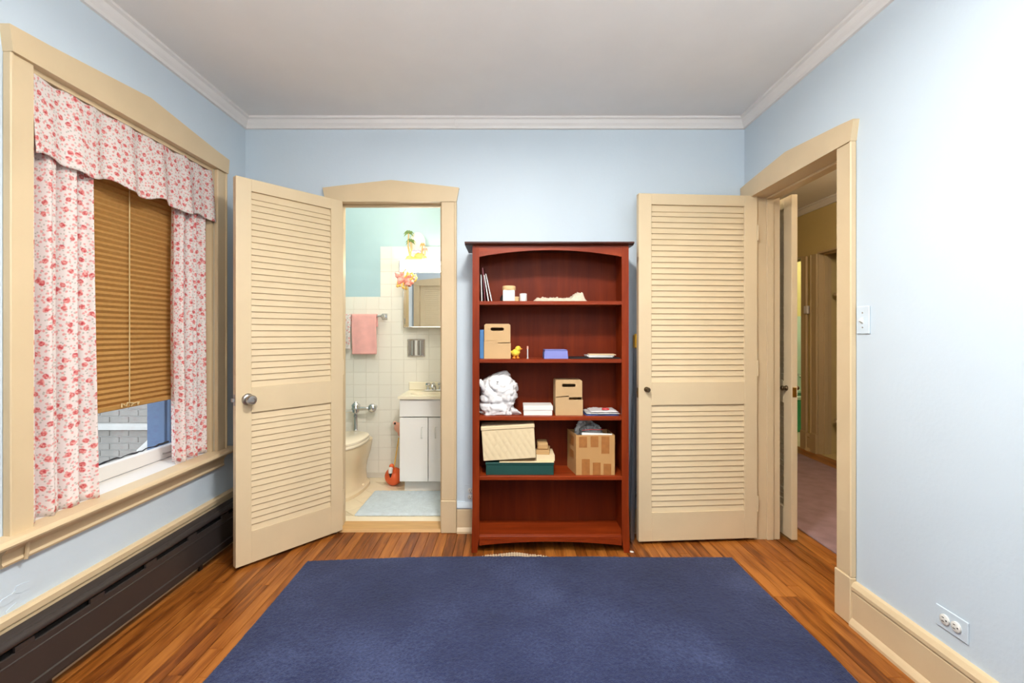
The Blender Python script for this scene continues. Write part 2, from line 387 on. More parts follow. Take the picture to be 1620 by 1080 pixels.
# edge fillers of cut tiles
box(b, XL, -.32, YB+WT, YB+WT+.108, ZBF-.006, ZBF-.0012); box(b, XL, -.32, YBB-.108, YBB, ZBF-.006, ZBF-.0012)
box(b, XL, XL+.11, YB+WT, YBB, ZBF-.006, ZBF-.0011)
part('cut_tile_border', b, 'bathfloor', fb)
struct('ceiling', box(BM(), XL, XR, YF, YB, ZC, ZC+.1), 'ceil', 'pale grey plaster ceiling of the bedroom', 'ceiling')
struct('ceiling_bathroom', box(BM(), XL, -.32, YB+WT, YBB, 2.5, 2.6), 'ceil', 'ceiling over the bright bathroom', 'ceiling')
struct('ceiling_hall', box(BM(), XH, XH2, .3, 6.2, ZC, ZC+.1), 'ceil', 'dim ceiling over the hall beyond the right doorway', 'ceiling')
# walls
WY0, WY1, WZ0, WZ1 = 1.574, 2.569, .56, 2.13    # window opening in the left wall
b = BM(); x0, x1 = XL-.33, XL
box(b, x0, x1, YF, WY0, -.1, 2.65); box(b, x0, x1, WY1, YBB+.1, -.1, 2.65); box(b, x0, x1, WY0, WY1, -.1, WZ0); box(b, x0, x1, WY0, WY1, WZ1, 2.65)
struct('wall_left', b, 'wall', 'pale blue plaster wall holding the curtained window')
b = BM()
box(b, XL, OB0-J, YB, YB+WT, -.1, 2.65); box(b, OB1+J, XH, YB, YB+WT, -.1, 2.65); box(b, OB0-J, OB1+J, YB, YB+WT, ZH+J, 2.65)
struct('wall_back', b, 'wall', 'pale blue wall behind the bookcase with the bathroom doorway')
b = BM()
box(b, XR, XH, YF, OR0-J, -.1, 2.65); box(b, XR, XH, OR1+J, YB, -.1, 2.65); box(b, XR, XH, OR0-J, OR1+J, ZH+J, 2.65)
struct('wall_right', b, 'wall', 'pale blue wall with the light switch and hall doorway')
CX0, CX1 = -1.50, -.79                          # closet doorway in the wall behind the lens
b = BM()
box(b, XL, CX0-J, YF-.13, YF, -.1, 2.65); box(b, CX1+J, XH, YF-.13, YF, -.1, 2.65); box(b, CX0-J, CX1+J, YF-.13, YF, ZH+J, 2.65)
struct('wall_front', b, 'wall', 'pale blue wall opposite the bookcase with the closet doorway')
# bathroom shell
struct('wall_bathroom_left', box(BM(), XL, XL+.01, YB+WT, YBB, ZBF, 2.5), 'teal', 'teal side wall of the bathroom beside the toilet')
struct('wall_bathroom_right', box(BM(), -.33, -.28, YB+WT, YBB+.05, -.05, 2.55), 'tile', 'white side wall of the bathroom beside the vanity')
b = BM(); y0, y1 = YB+WT, YB+WT+.01
box(b, XL, OB0-J, y0, y1, ZBF, 1.52); box(b, OB1+J, -.33, y0, y1, ZBF, 1.52)
struct('wall_bathroom_front', b, 'tile', 'white tiled inner face of the bathroom door wall')
wbb = struct('wall_bathroom_back', box(BM(), XL, -.28, YBB, YBB+.1, -.05, 2.6), 'teal', 'bathroom back wall, teal above stepped white tile')
TP = .1055; TX0 = -1.2936; TZ0 = .898-8*TP
b = BM()
TZ_A, TZ_B, TXS = TZ0+14*TP, TZ0+18*TP, (602-VX)*YBB/F
box(b, XL, -.33, YBB-.004, YBB, ZBF, TZ_A); box(b, TXS, -.33, YBB-.004, YBB, TZ_A, TZ_B)
part('grout_bed', b, 'grout', wbb)
tcache = {}
def wall_tile(xa, xb, za, zb):
    key = (round(xb-xa, 4), round(zb-za, 4))
    if key not in tcache:
        bb = box(BM(), .0009, key[0]-.0009, -.0065, 0, .0009, key[1]-.0009, .0016, 2); o = finish('tile', bb, 'tile'); o.parent = wbb; tcache[key] = o
    else:
        o = tcache[key].copy(); C.objects.link(o)
    o.location = Vector((xa, YBB, za))-wbb.location
for i in range(-4, 10):
    xa, xb = TX0+i*TP, TX0+(i+1)*TP
    xa2, xb2 = max(xa, XL+.01), min(xb, -.33)
    if xb2-xa2 < .01: continue
    for j in range(0, 18):
        za, zb = TZ0+j*TP, TZ0+(j+1)*TP
        if j == 0: za = max(za, ZBF)
        if j < 14: wall_tile(xa2, xb2, za, zb)
        elif xb2 > TXS+.01: wall_tile(max(xa2, TXS), xb2, za, zb)
# hall shell
b = BM()
box(b, XH2, XH2+.02, .3, 4.0, -.05, 2.6)
D0, D1, D2, D3 = 4.0, 4.72, 4.977, 5.70          # closet doorway and green bathroom doorway in the hall
for (a, c) in ((D1+J, D2-J), (D3+J, 6.5)): box(b, XH2, XH2+.13, a, c, -.05, 2.6)
box(b, XH2, XH2+.13, D0-J, D1+J, ZH+J, 2.6); box(b, XH2, XH2+.13, D2-J, D3+J, ZH+J, 2.6); box(b, XH2+.02, XH2+.13, .3, D0-J, -.05, 2.6)
struct('wall_hall_far', b, 'hallwall', 'cream wall across the hall with two doorways')
b = BM(); box(b, XH, XH+.008, OR1+.1, 6.2, 0, ZC); box(b, XH, XH+.008, .3, OR0-.1, 0, ZC)
struct('wall_hall_near', b, 'hallwall', 'cream hall face of the bedroom side wall')
struct('wall_hall_end', box(BM(), XH, XH2, 6.2, 6.3, -.05, 2.6), 'hallwall', 'cream end wall of the hall')
struct('wall_hall_start', box(BM(), XH, XH2, .2, .3, -.05, 2.6), 'hallwall', 'cream start wall of the hall')
# closet and green bathroom off the hall
b = BM(); box(b, XH2+.13, 3.95, D0-.2, D0-.15, -.05, 2.6); box(b, XH2+.13, 3.95, D1+.03, D1+.08, -.05, 2.6); box(b, 3.9, 3.95, D0-.2, D1+.08, -.05, 2.6); box(b, XH2, 3.95, D0-.2, D1+.08, 2.5, 2.6); box(b, XH2, 3.95, D0-.2, D1+.08, -.1, -.002)
struct('wall_hall_closet', b, 'hallwall', 'unlit closet shell behind the hall doorway')
b = BM(); gx = XH2+.13
box(b, gx, 5.0, 6.45, 6.55, 1.46, 2.6); box(b, 5.0, 5.1, 4.86, 6.55, 1.46, 2.6); box(b, gx, 5.0, 4.81, 4.86, 1.46, 2.6)
wg = struct('wall_green_bathroom', b, 'yellowwall', 'yellow upper walls of the green bathroom across the hall')
b = BM(); box(b, gx, 5.0, 6.44, 6.55, -.05, 1.46); box(b, 4.99, 5.1, 4.86, 6.55, -.05, 1.46); box(b, gx, 5.0, 4.81, 4.87, -.05, 1.46)
part('tile_wainscot', b, 'mint', wg)
struct('floor_green_bathroom', box(BM(), XH2, 5.0, 4.86, 6.45, -.1, .002), 'bathfloor', 'pale floor of the green bathroom across the hall', 'floor')
struct('ceiling_green_bathroom', box(BM(), gx, 5.0, 4.86, 6.45, 2.5, 2.6), 'ceil', 'ceiling of the green bathroom across the hall', 'ceiling')

# ---------------------------------------------------------------- crown, baseboards, casings
CROWN = [(0, -.066), (.012, -.064), (.016, -.05), (.026, -.036), (.034, -.018), (.046, -.012), (.046, 0), (0, 0)]
def crown(name, segs, label):
    t = None
    for p0, p1, n, a, c in segs:
        bm_ = sweep(BM(), CROWN, p0, p1, n, a, c)
        if t is None: t = struct(name, bm_, 'crown', label, 'crown moulding')
        else: part('moulding_length', bm_, 'crown', t)
xs = (720-VX)*2.86/F
crown('trim_1', [((XL, YB, ZC), (xs-.0006, YB, ZC), (0, -1, 0), 1, 0), ((xs+.0006, YB-.001, ZC-.001), (XR, YB-.001, ZC-.001), (0, -1, 0), 0, 1)], 'white crown moulding along the wall above the bookcase')
crown('trim_2', [((XL, YF, ZC), (XL, YB, ZC), (1, 0, 0), 1, 1)], 'white crown moulding along the window wall')
crown('trim_3', [((XR, YF, ZC), (XR, YB, ZC), (-1, 0, 0), 1, 1)], 'white crown moulding along the light switch wall')
crown('trim_4', [((XL, YF, ZC), (XR, YF, ZC), (0, 1, 0), 1, 1)], 'white crown moulding on the wall opposite the bookcase')
crown('trim_5', [((XH2, .3, ZC), (XH2, 6.2, ZC), (-1, 0, 0), 1, 1)], 'shaded crown moulding along the far hall wall')
BASE = [(0, 0), (.034, 0), (.034, .012), (.026, .026), (.020, .034), (.020, .140), (.016, .146), (.024, .152), (.024, .166), (.014, .182), (0, .186)]
def baseboard(name, p0, p1, n, label, m='trim', cap=None, m0=0, m1=0):
    prof = BASE
    if cap: prof = [p for p in BASE if p[1] <= .146]+[(0, .146)]
    o = struct(name, sweep(BM(), prof, p0, p1, n, m0, m1), m, label, 'baseboard')
    if cap: part('cap_moulding', sweep(BM(), [(0, .1465), (.022, .1475), (.026, .156), (.022, .168), (.012, .186), (0, .188)], p0, p1, n, m0, m1), cap, o, label='cap moulding painted wall blue')
    return o
baseboard('baseboard_back', (OB1+.1, YB, 0), (XR, YB, 0), (0, -1, 0), 'tan baseboard with a blue cap behind the bookcase', cap='wall', m1=1)
baseboard('baseboard_corner', (XL, YB, 0), (OB0-.1, YB, 0), (0, -1, 0), 'tan baseboard behind the open bathroom door')
baseboard('baseboard_right', (XR, OR0-.097, 0), (XR, YF, 0), (-1, 0, 0), 'tall tan baseboard under the light switch wall')
baseboard('baseboard_front', (CX1+.1, YF, 0), (XR, YF, 0), (0, 1, 0), 'tan baseboard on the wall opposite the bookcase')
o = struct('baseboard_left', sweep(BM(), [(0, 0), (.014, 0), (.014, .286), (.022, .288), (.024, .31), (.016, .318), (0, .318)], (XL, YF, 0), (XL, YB, 0), (1, 0, 0)), 'trim', 'tan board capping the wall just above the black heater', 'baseboard')
hb = baseboard('baseboard_hall', (XH2, .3, 0), (XH2, D0-.1, 0), (-1, 0, 0), 'brownish baseboard along the far hall wall', 'halltrim')
part('short_board', sweep(BM(), BASE, (XH2, D1+.095, 0), (XH2, D2-.095, 0), (-1, 0, 0)), 'halltrim', hb)

def doorframe(name, label, axis, s, a0, a1, wall_y, depth, m='trim', front=True, plinth=True, stop=None, back=True):
    """casing, jambs, head and stops of a doorway; axis 'x': opening runs along x in a wall facing s*y; 'y': along y in a wall facing s*x.
    wall_y is the room face of the wall, depth its thickness going away from the room"""
    def bx(nm, u0, u1, d0, d1, z0, z1, bev=.003, mm=m):
        # u along the opening, d = distance out of the wall towards the room
        p0, p1 = sorted((wall_y+s*d0, wall_y+s*d1)); 
        if axis == 'x': return part(nm, box(BM(), u0, u1, p0, p1, z0, z1, bev), mm, t)
        return part(nm, box(BM(), p0, p1, u0, u1, z0, z1, bev), mm, t)
    loc = ((a0+a1)/2, wall_y, 0) if axis == 'x' else (wall_y, (a0+a1)/2, 0)
    t = thing(name, label, 'door frame', loc, kind='structure')
    W = .095
    sides = [(0, 1)] if not back else [(0, 1), (-depth, -1)]
    for base, sg in sides:
        f = lambda d: base+sg*d
        for u0, u1, o_ in ((a0-W, a0-.004, a0-W-.003), (a1+.004, a1+W, a1+W-.011)):
            bx('side_casing', u0, u1, f(0), f(.02), .2 if plinth else 0, ZH+.002)
            bx('back_band', o_, o_+.014, f(.0), f(.026), .2 if plinth else 0, ZH+.001, .004)
            if plinth: bx('plinth_block', u0-.003, u1+.003, f(0), f(.028), 0, .2, .004)
        c = (a0+a1)/2; h0, h1 = a0-W-.018, a1+W+.018
        if name == 'trim_6': h0 += .02; c += .01
        pts = [(h0+.016, ZH), (a1+W+.002, ZH), (h1, ZH+.085), (h1-.09, ZH+.096), (c, ZH+.132), (h0+.09, ZH+.096), (h0, ZH+.085)]
        if axis == 'x' and name == 'trim_6': pts = [(max(p[0], XL+.03), p[1]) for p in pts]
        if axis == 'y' and base == 0: pts = [(min(p[0], YB-.002), p[1]) for p in pts]
        p0, p1 = sorted((wall_y+s*f(0), wall_y+s*f(.027)))
        bm_ = prism(BM(), pts, 'y' if axis == 'x' else 'x', p0, p1)
        part('head_casing', bm_, m, t)
    bx('jamb', a0-J, a0, -depth, 0, 0, ZH+J, 0); bx('jamb', a1, a1+J, -depth, 0, 0, ZH+J, 0)
    bx('head_jamb', a0, a1, -depth, 0, ZH, ZH+J, 0)
    s0, s1 = stop or (-.055, -.095)
    bx('stop', a0, a0+(.007 if name == 'trim_6' else .011), s1, s0, 0, ZH-.012, .002); bx('stop', a1-.011, a1, s1, s0, 0, ZH-.012, .002); bx('head_stop', a0, a1, s1, s0, ZH-.012, ZH, .002)
    return t
df1 = doorframe('trim_6', 'tan pedimented door frame of the bright bathroom doorway', 'x', -1, OB0, OB1, YB, WT, back=False, stop=(-.045, -.075))
part('threshold', prism(BM(), [(YB-.012, 0), (YB-.002, .017), (YB+WT, .02), (YB+WT+.01, ZBF), (YB+WT+.01, 0)], 'x', OB0, OB1), 'thresh', df1, label='worn oak threshold')
df2 = doorframe('trim_7', 'tan pedimented door frame of the hall doorway', 'y', -1, OR0, OR1, XR, XH-XR, stop=(-.075, -.115), back=False)
df3 = doorframe('trim_8', 'tan pedimented closet frame opposite the bookcase', 'x', 1, CX0, CX1, YF, .13, back=False)
doorframe('trim_9', 'brownish frame of the dark closet doorway in the hall', 'y', -1, D0, D1, XH2, .13, m='halltrim', back=False)
doorframe('trim_10', 'brownish frame of the green bathroom doorway in the hall', 'y', -1, D2, D3, XH2, .13, m='halltrim', back=False)
struct('wall_closet', box(BM(), CX0-.1, CX1+.1, YF-.2, YF-.14, -.1, 2.6), 'dark', 'dark back of the closet opposite the bookcase')

# ---------------------------------------------------------------- louvred doors
DH = 2.018; DZ = .018; T = .035
PAN = [(.166, .790, 19), (.923, 1.955, 31)]       # lower and upper louvre panels above the door's own bottom
def knob_round(parent, x, z, y, sgn, m, r=.026, ro=.031, ln=.058):
    mt = Matrix.Translation((x, y, z)) @ Matrix.Rotation(PI/2 if sgn < 0 else -PI/2, 4, 'X')
    k = part('knob', lathe(BM(), [(.011, 0), (.011, ln*.42), (r*.7, ln*.5), (r, ln*.66), (r, ln*.86), (r*.82, ln*.98), (r*.4, ln*1.0), (r*.36, ln*.95), (0, ln*.95)], 24, mt), m, parent, 45)
    part('rosette', lathe(BM(), [(ro, 0), (ro, .004), (ro*.85, .010), (ro*.5, .013), (0, .013)], 24, mt), m, k, 45)
    return k
slat_me = {}
def louvre_door(name, label, loc, rot, w, knob='chrome', kx=.058, kz=.862, both=True, flip=False):
    """local frame: x from the latch edge to the hinge edge, y through the thickness, z up"""
    t = thing(name, label, 'door', (*loc, DZ), rot, kind='structure', local=True)
    SW = .077
    m = 'door'
    rbox('stile', 0, SW, 0, T, 0, DH, m, t, .0015); rbox('stile', w-SW, w, 0, T, 0, DH, m, t, .0015)
    rbox('bottom_rail', SW, w-SW, .0005, T-.0005, 0, PAN[0][0], m, t, .001)
    rbox('lock_rail', SW, w-SW, .0005, T-.0005, PAN[0][1], PAN[1][0], m, t, .001)
    rbox('top_rail', SW, w-SW, .0005, T-.0005, PAN[1][1], DH, m, t, .001)
    key = round(w, 3)
    for z0, z1, n in PAN:
        p = (z1-z0)/n
        for i in range(n):
            if key not in slat_me:
                # bottom edge forward, top edge back, overlapping the slat above
                b_ = prism(BM(), [(.0075, -.0015), (.0055, .0005), (.0150, .0400), (.0220, .0405), (.0225, .0385), (.0125, -.0015)], 'x', SW-.002, w-SW+.002)
                o = part('slat', b_, m, t); slat_me[key] = o.data
            else:
                o = bpy.data.objects.new('slat', slat_me[key]); C.objects.link(o); o.parent = t
            o.location = (0, 0, z0+p*i+(0 if i < n-1 else -.006))
    if knob == 'chrome':
        knob_round(t, kx, kz, 0, -1, 'nickel', .026, .031, .06)
        if both: knob_round(t, kx, kz, T, 1, 'nickel', .026, .031, .06)
    else:
        knob_round(t, kx*.8, kz+.02, 0, -1, 'bronze', .014, .015, .034)
        if both: knob_round(t, kx*.8, kz+.02, T, 1, 'bronze', .014, .015, .034)
    lp = rbox('latch_plate', -.0012, .001, .006, T-.006, kz-.029, kz+.029, 'nickel' if knob == 'chrome' else 'brass', t, .0004)
    b_ = prism(BM(), [(.010, kz-.009), (.025, kz-.009), (.025, kz+.009), (.010, kz+.009)], 'x', -.013 if knob == 'chrome' else -.004, 0)
    part('latch_bolt', b_, 'nickel' if knob == 'chrome' else 'brass', lp)
    for hz in (.2, 1.0, 1.8):
        part('hinge', tube(BM(), [(w+.004, .003, hz-.045), (w+.004, .003, hz+.045)], .0055, 10), 'door', t)
    return t
d1 = Vector((.632, .775)).normalized()
louvre_door('door_1', 'tan louvred door with chrome knob swung open beside the window', (-1.395, 2.391), math.atan2(d1.y, d1.x), .606)
louvre_door('door_2', 'tan louvred door folded back flat beside the bookcase', (.759, 2.697), math.atan2(.052, .718), .716, knob='small', both=False)
louvre_door('door_3', 'tan louvred door seen edge-on in the hall behind the doorway', (1.694, 2.722), PI/2, .70, knob='small')
louvre_door('door_4', 'closed tan louvred closet door opposite the bookcase', (CX1-.004, YF-.01), PI, .70, knob='small', both=False)

# ---------------------------------------------------------------- lamps
lp = thing('ceiling_lamp', 'round opal glass ceiling lamp in the middle of the bedroom ceiling', 'lamp', (.05, 1.3, ZC))
mt = Matrix.Translation((.05, 1.3, ZC)) @ Matrix.Rotation(PI, 4, 'X')
part('canopy', lathe(BM(), [(.17, 0), (.17, .012), (.15, .022), (0, .022)], 32, mt), 'brass', lp, 40)
part('glass_shade', lathe(BM(), [(.15, .022), (.165, .04), (.155, .075), (.11, .105), (.05, .12), (0, .123)], 32, mt), 'dome', lp, 'all')
ld = bpy.data.lights.new('ceiling_lamp_light', 'AREA'); ld.shape = 'DISK'; ld.size = .3; ld.energy = LAMP_W; ld.color = (1, .965, .915)
lo = bpy.data.objects.new('ceiling_lamp_light', ld); C.objects.link(lo); lo.location = (.05, 1.3, 2.42); lo.parent = None
fl_ = thing('added_fill_lamp', 'added unseen fill lamp shaped as a torchiere with upward bowl standing against the wall opposite the bookcase', 'lamp', (.2, -.15, 0))  # added out of view, bounced off the ceiling to even the bedroom light
mt = Matrix.Translation((.2, -.15, 0))
part('base', lathe(BM(), [(.13, 0), (.13, .012), (.03, .03), (0, .03)], 28, mt), 'bronze', fl_, 40)
part('pole', lathe(BM(), [(.012, .03), (.012, 1.70)], 14, mt), 'bronze', fl_, 40)
part('bowl', lathe(BM(), [(.012, 1.70), (.06, 1.705), (.13, 1.75), (.17, 1.80), (.165, 1.80), (.12, 1.755), (.05, 1.715), (0, 1.715)], 28, mt), 'crown', fl_, 60)
ld = bpy.data.lights.new('added_fill_light', 'AREA'); ld.shape = 'DISK'; ld.size = .24; ld.energy = FILL_W; ld.color = (1, .975, .94)
lo = bpy.data.objects.new('added_fill_light', ld); C.objects.link(lo); lo.location = (.2, -.15, 1.79); lo.rotation_euler = (PI, 0, 0)
hl = thing('ceiling_lamp', 'added unseen fill lamp shaped as a small opal dome in the hall', 'lamp', (2.4, 2.6, ZC))  # added out of view to brighten the hall
mt = Matrix.Translation((2.4, 2.6, ZC)) @ Matrix.Rotation(PI, 4, 'X')
part('canopy', lathe(BM(), [(.12, 0), (.12, .012), (.10, .02), (0, .02)], 28, mt), 'brass', hl, 40)
part('glass_shade', lathe(BM(), [(.10, .02), (.115, .04), (.10, .075), (.05, .1), (0, .105)], 28, mt), 'dome', hl, 'all')
bl2 = thing('ceiling_lamp', 'added unseen fill lamp shaped as a small opal dome in the bright bathroom', 'lamp', (-.95, 3.2, 2.5))  # added above the door head, unseen, to lift the bathroom brightness
mt = Matrix.Translation((-.95, 3.2, 2.5)) @ Matrix.Rotation(PI, 4, 'X')
part('canopy', lathe(BM(), [(.12, 0), (.12, .012), (.10, .02), (0, .02)], 28, mt), 'brass', bl2, 40)
part('glass_shade', lathe(BM(), [(.10, .02), (.115, .04), (.10, .075), (.05, .1), (0, .105)], 28, mt), 'dome', bl2, 'all')
ld = bpy.data.lights.new('added_bathroom_light', 'POINT'); ld.energy = BATH_FILL_W; ld.color = (1, .92, .78); ld.shadow_soft_size = .12
lo = bpy.data.objects.new('added_bathroom_light', ld); C.objects.link(lo); lo.location = (-.95, 3.2, 2.25)
ld = bpy.data.lights.new('added_hall_light', 'POINT'); ld.energy = HALL_FILL_W; ld.color = (1, .85, .66); ld.shadow_soft_size = .1
lo = bpy.data.objects.new('added_hall_light', ld); C.objects.link(lo); lo.location = (2.4, 2.6, 2.32)
ld = bpy.data.lights.new('green_bathroom_light', 'POINT'); ld.energy = HALLBATH_W; ld.color = (1, .95, .85); ld.shadow_soft_size = .12
lo = bpy.data.objects.new('green_bathroom_light', ld); C.objects.link(lo); lo.location = (4.1, 5.6, 2.3)

# ---------------------------------------------------------------- window in the left wall
w = thing('window_1', 'tan framed sash window with a deep stool, left of the bathroom door', 'window', (XL, (WY0+WY1)/2, 0), kind='structure')
CW = .078
for u0, u1, ub in ((WY0-CW, WY0, WY0-CW-.003), (WY1, WY1+CW, WY1+CW-.009)):
    rbox('side_casing', XL, XL+.022, u0, u1, .57, WZ1+.001, 'trim', w, .003)
    rbox('back_band', XL, XL+.028, ub, ub+.012, .57, WZ1, 'trim', w, .003)
h0, h1 = WY0-CW-.012, WY1+CW+.012; c = (h0+h1)/2
part('head_casing', prism(BM(), [(h0+.01, WZ1), (h1-.01, WZ1), (h1, WZ1+.082), (h1-.13, WZ1+.092), (c, WZ1+.142), (h0+.13, WZ1+.092), (h0, WZ1+.082)], 'x', XL, XL+.034), 'trim', w)
b = prism(BM(), [(XL-.02, .545), (XL+.052, .545), (XL+.066, .552), (XL+.07, .56), (XL+.066, .568), (XL+.055, .573), (XL-.02, .575)], 'y', 1.40, 2.70)
part('stool', b, 'trim', w)
part('apron', prism(BM(), [(XL, .478), (XL+.018, .478), (XL+.022, .486), (XL+.018, .494), (XL+.02, .52), (XL+.034, .535), (XL+.04, .545), (XL, .545)], 'y', 1.475, 2.63), 'trim', w)
part('apron_drip', tube(BM(), [(XL+.03, 1.545, .54), (XL+.026, 1.545, .5), (XL+.022, 1.545, .478)], .006, 8), 'trim', w, label='drip of old paint')
rbox('inner_sill', XL-.16, XL-.02, WY0, WY1, .556, .575, 'sashwhite', w, .001)
xin, xout = XL-.155, XL-.19
for u0, u1 in ((WY0, WY0+.018), (WY1-.018, WY1)): rbox('jamb', XL-.33, XL, u0, u1, .56, WZ1, 'trim', w, 0)
rbox('head_jamb', XL-.33, XL, WY0+.018, WY1-.018, WZ1-.018, WZ1, 'trim', w, 0)
# lower sash, upper sash
a, e = WY0+.018, WY1-.018
def sash(nm, xo, xi, z0, z1, br):
    s_ = part(nm, box(BM(), xo, xi, a, e, z0, z0+br, .003), 'sashwhite', w)
    for u0, u1 in ((a, a+.045), (e-.045, e)): part('sash_stile', box(BM(), xo, xi, u0, u1, z0+br, z1, .002), 'sashwhite', s_)
    part('sash_top_rail', box(BM(), xo, xi, a+.045, e-.045, z1-.04, z1, .002), 'sashwhite', s_)
    part('pane', box(BM(), (xo+xi)/2-.002, (xo+xi)/2+.002, a+.045, e-.045, z0+br-.005, z1-.035), 'glass', s_)
    return s_
ls = sash('lower_sash', xout, xin, .5765, 1.36, .062)
sash('upper_sash', xout-.04, xin-.04, 1.33, WZ1-.018, .04)
b = tube(BM(), [(xin-.001, 2.40, .605), (xin+.014, 2.402, .607), (xin+.016, 2.43, .607), (xin+.016, 2.47, .607), (xin+.014, 2.498, .607), (xin-.001, 2.50, .605)], .004, 8)
lf = part('sash_lift', b, 'nickel', ls, 50)
for yy in (1.578, ): pass
sf = thing('window_storm', 'outer storm frame beyond the sash, sky light painted in as blue grey', 'window', (XL-.27, (a+e)/2, .56), kind='structure'); sf.name = 'window_2'
for u0, u1 in ((WY0+.018, WY0+.05), (WY1-.05, WY1-.018)):
    rbox('storm_side', XL-.33, XL-.235, u0, u1, .57, WZ1-.02, 'skytint', sf, .002)
    rbox('storm_bead', XL-.235, XL-.215, u0 if u0 < 2 else u0+.012, u1-.012 if u0 < 2 else u1, .57, WZ1-.02, 'skytint', sf, .002)
rbox('storm_sill', XL-.34, XL-.195, WY0+.018, WY1-.018, .55, .572, 'skytint', sf, .002)
rbox('storm_head', XL-.33, XL-.24, WY0+.05, WY1-.05, WZ1-.05, WZ1-.02, 'skytint', sf, .002)
# crumbling weather strip on the sash bottom
b = BM(); rs = random.Random(4); pts = []
for i in range(40): pts.append((xout-.012, a+.05+i*(e-a-.1)/39, .641+rs.uniform(-.004, .004)))
tube(b, pts, .004, 6, radii=[rs.uniform(.002, .006) for _ in pts]); part('weather_strip', b, 'black', sf)

# exterior brick wall
bw = struct('wall_exterior', box(BM(), -7.0, -2.2, 5.17, 5.4, -3, 4), 'mortar', 'grey tan brick wall of the building seen outside the window')
pv, bl = .0745, .212; bc = {}
for r_ in range(-10, 12):
    z = .156+r_*pv
    if r_ == 0: continue
    for k in range(9):
        xa = -5.15+k*bl+(bl/2 if r_ % 2 else 0)
        if not bc:
            bb = box(BM(), .004, bl-.005, -.012, .02, .005, pv-.005, .004); o = finish('brick', bb, 'brick'); o.parent = bw; bc[0] = o
        else: o = bc[0].copy(); C.objects.link(o)
        o.location = Vector((xa, 5.17, z))-bw.location
part('stone_ledge', prism(BM(), [(5.10, .166), (5.10, .205), (5.14, .222), (5.17, .228), (5.17, .166)], 'x', -7, -2.2), 'ledge', bw)
o_ = P(238, 705, 5.0)
single('drain_spout', tube(BM(), [(o_.x+.06, 5.165, o_.z+.12), (o_.x+.06, 5.06, o_.z+.11), (o_.x+.02, 5.0, o_.z+.06), (o_.x-.1, 4.98, o_.z-.06)], .035, 10), 'ledge', 'pale drain spout elbow on the brick wall outside the window', 'spout', smooth=50)
struct('ground', box(BM(), -40, XL-.34, -30, 40, -3.1, -3.0), 'brick', 'ground outside far below the window', 'ground')

# curtains, valance, blind
def cloth(name, label, cat, fn, nu, nv, ulen, vlen, m='floral', group=None, solid=.0016):
    bm_ = BM(); uv = bm_.loops.layers.uv.new('uv'); V = {}
    mid = [Vector(fn(i/nu, .45)) for i in range(nu+1)]; arc = [0]
    for p_, q_ in zip(mid, mid[1:]): arc.append(arc[-1]+(q_-p_).length)
    for i in range(nu+1):
        for j in range(nv+1): V[i, j] = bm_.verts.new(fn(i/nu, j/nv))
    for i in range(nu):
        for j in range(nv):
            f = bm_.faces.new((V[i, j], V[i+1, j], V[i+1, j+1], V[i, j+1]))
            for l, (ii, jj) in zip(f.loops, ((i, j), (i+1, j), (i+1, j+1), (i, j+1))): l[uv].uv = (arc[ii]+ulen, jj/nv*vlen)
    o = single(name, bm_, m, label, cat, group, smooth='all')
    modif(o, 'SOLIDIFY', thickness=solid, offset=0)
    return o
def folds(s, seed, depth):
    return depth*(math.sin(s*2*PI+seed)+.35*math.sin(s*4.3*PI+seed*2.1))
def curtain_l(u, v):        # v 0 bottom, 1 top
    top, bot = (1.592, 1.855), (1.576, 1.872)
    y0 = bot[0]+(top[0]-bot[0])*v; y1 = bot[1]+(top[1]-bot[1])*v**.6
    uu = u+.012*math.sin(u*9+v*3)
    y = y0+(y1-y0)*uu
    x = XL-.028+folds(u*3.6, .6+.25*v, .022+.004*(1-v))+.010*(1-v)**2*(1-u)
    z = .577+v*(1.96-.577)+.006*math.sin(u*21)*(1-v)
    return (x, y, z)
cloth('curtain', 'wide floral curtain panel hanging beside the brown blind, farther from the bathroom door', 'curtain', curtain_l, 90, 50, .40, 1.4)
def curtain_r(u, v):
    y0, y1 = 2.302-.012*math.sin(v*3), 2.548
    x = XL-.034+folds(u*3.4, 2.0+.3*v, .020+.004*(1-v))
    z = .577+v*(1.96-.577)+.006*math.sin(u*17)*(1-v)
    return (x, y0+(y1-y0)*(u+.012*math.sin(u*11+v*2)), z)
cloth('curtain', 'narrow floral curtain panel hanging next to the open bathroom door', 'curtain', curtain_r, 80, 50, .36, 1.4)
def valance(u, v):
    y = 1.583+u*(2.566-1.583)
    g = .5+.5*math.cos(v*PI)
    x = XL-.006+folds(u*5.2, 1.0+.3*v, .004+.007*(1-v))+.012*(1-v)+.003*math.sin(u*60)*max(0, v-.85)*6
    z = 1.838+v*(2.112-1.838)+(1-v)*(.010*math.sin(u*7.3*PI)+.004*math.sin(u*45))
    if v > .96: z += .006*math.sin(u*52)
    return (x, y, z)
cloth('valance', 'gathered floral valance hanging across the top of the window', 'valance', valance, 150, 30, 1.08, .30)
single('curtain_rod', tube(BM(), [(XL-.03, 1.593, 2.07), (XL-.03, 2.55, 2.07)], .006, 10), 'crown', 'white rod hidden behind the floral valance', 'curtain rod')
bl_ = thing('pleated_blind', 'brown pleated blind lowered over most of the window', 'blind', (XL-.085, 2.07, .90))
b = BM(); np_ = 51; z0, z1 = .915, 2.10; rows = []
for i in range(np_*2+1):
    z = z0+(z1-z0)*i/(np_*2); x = XL-.085+(.0045 if i % 2 else -.0045)
    rows.append([b.verts.new((x, y, z)) for y in (WY0+.02, WY1-.02)])
for r0, r1 in zip(rows, rows[1:]): b.faces.new((r0[0], r0[1], r1[1], r1[0]))
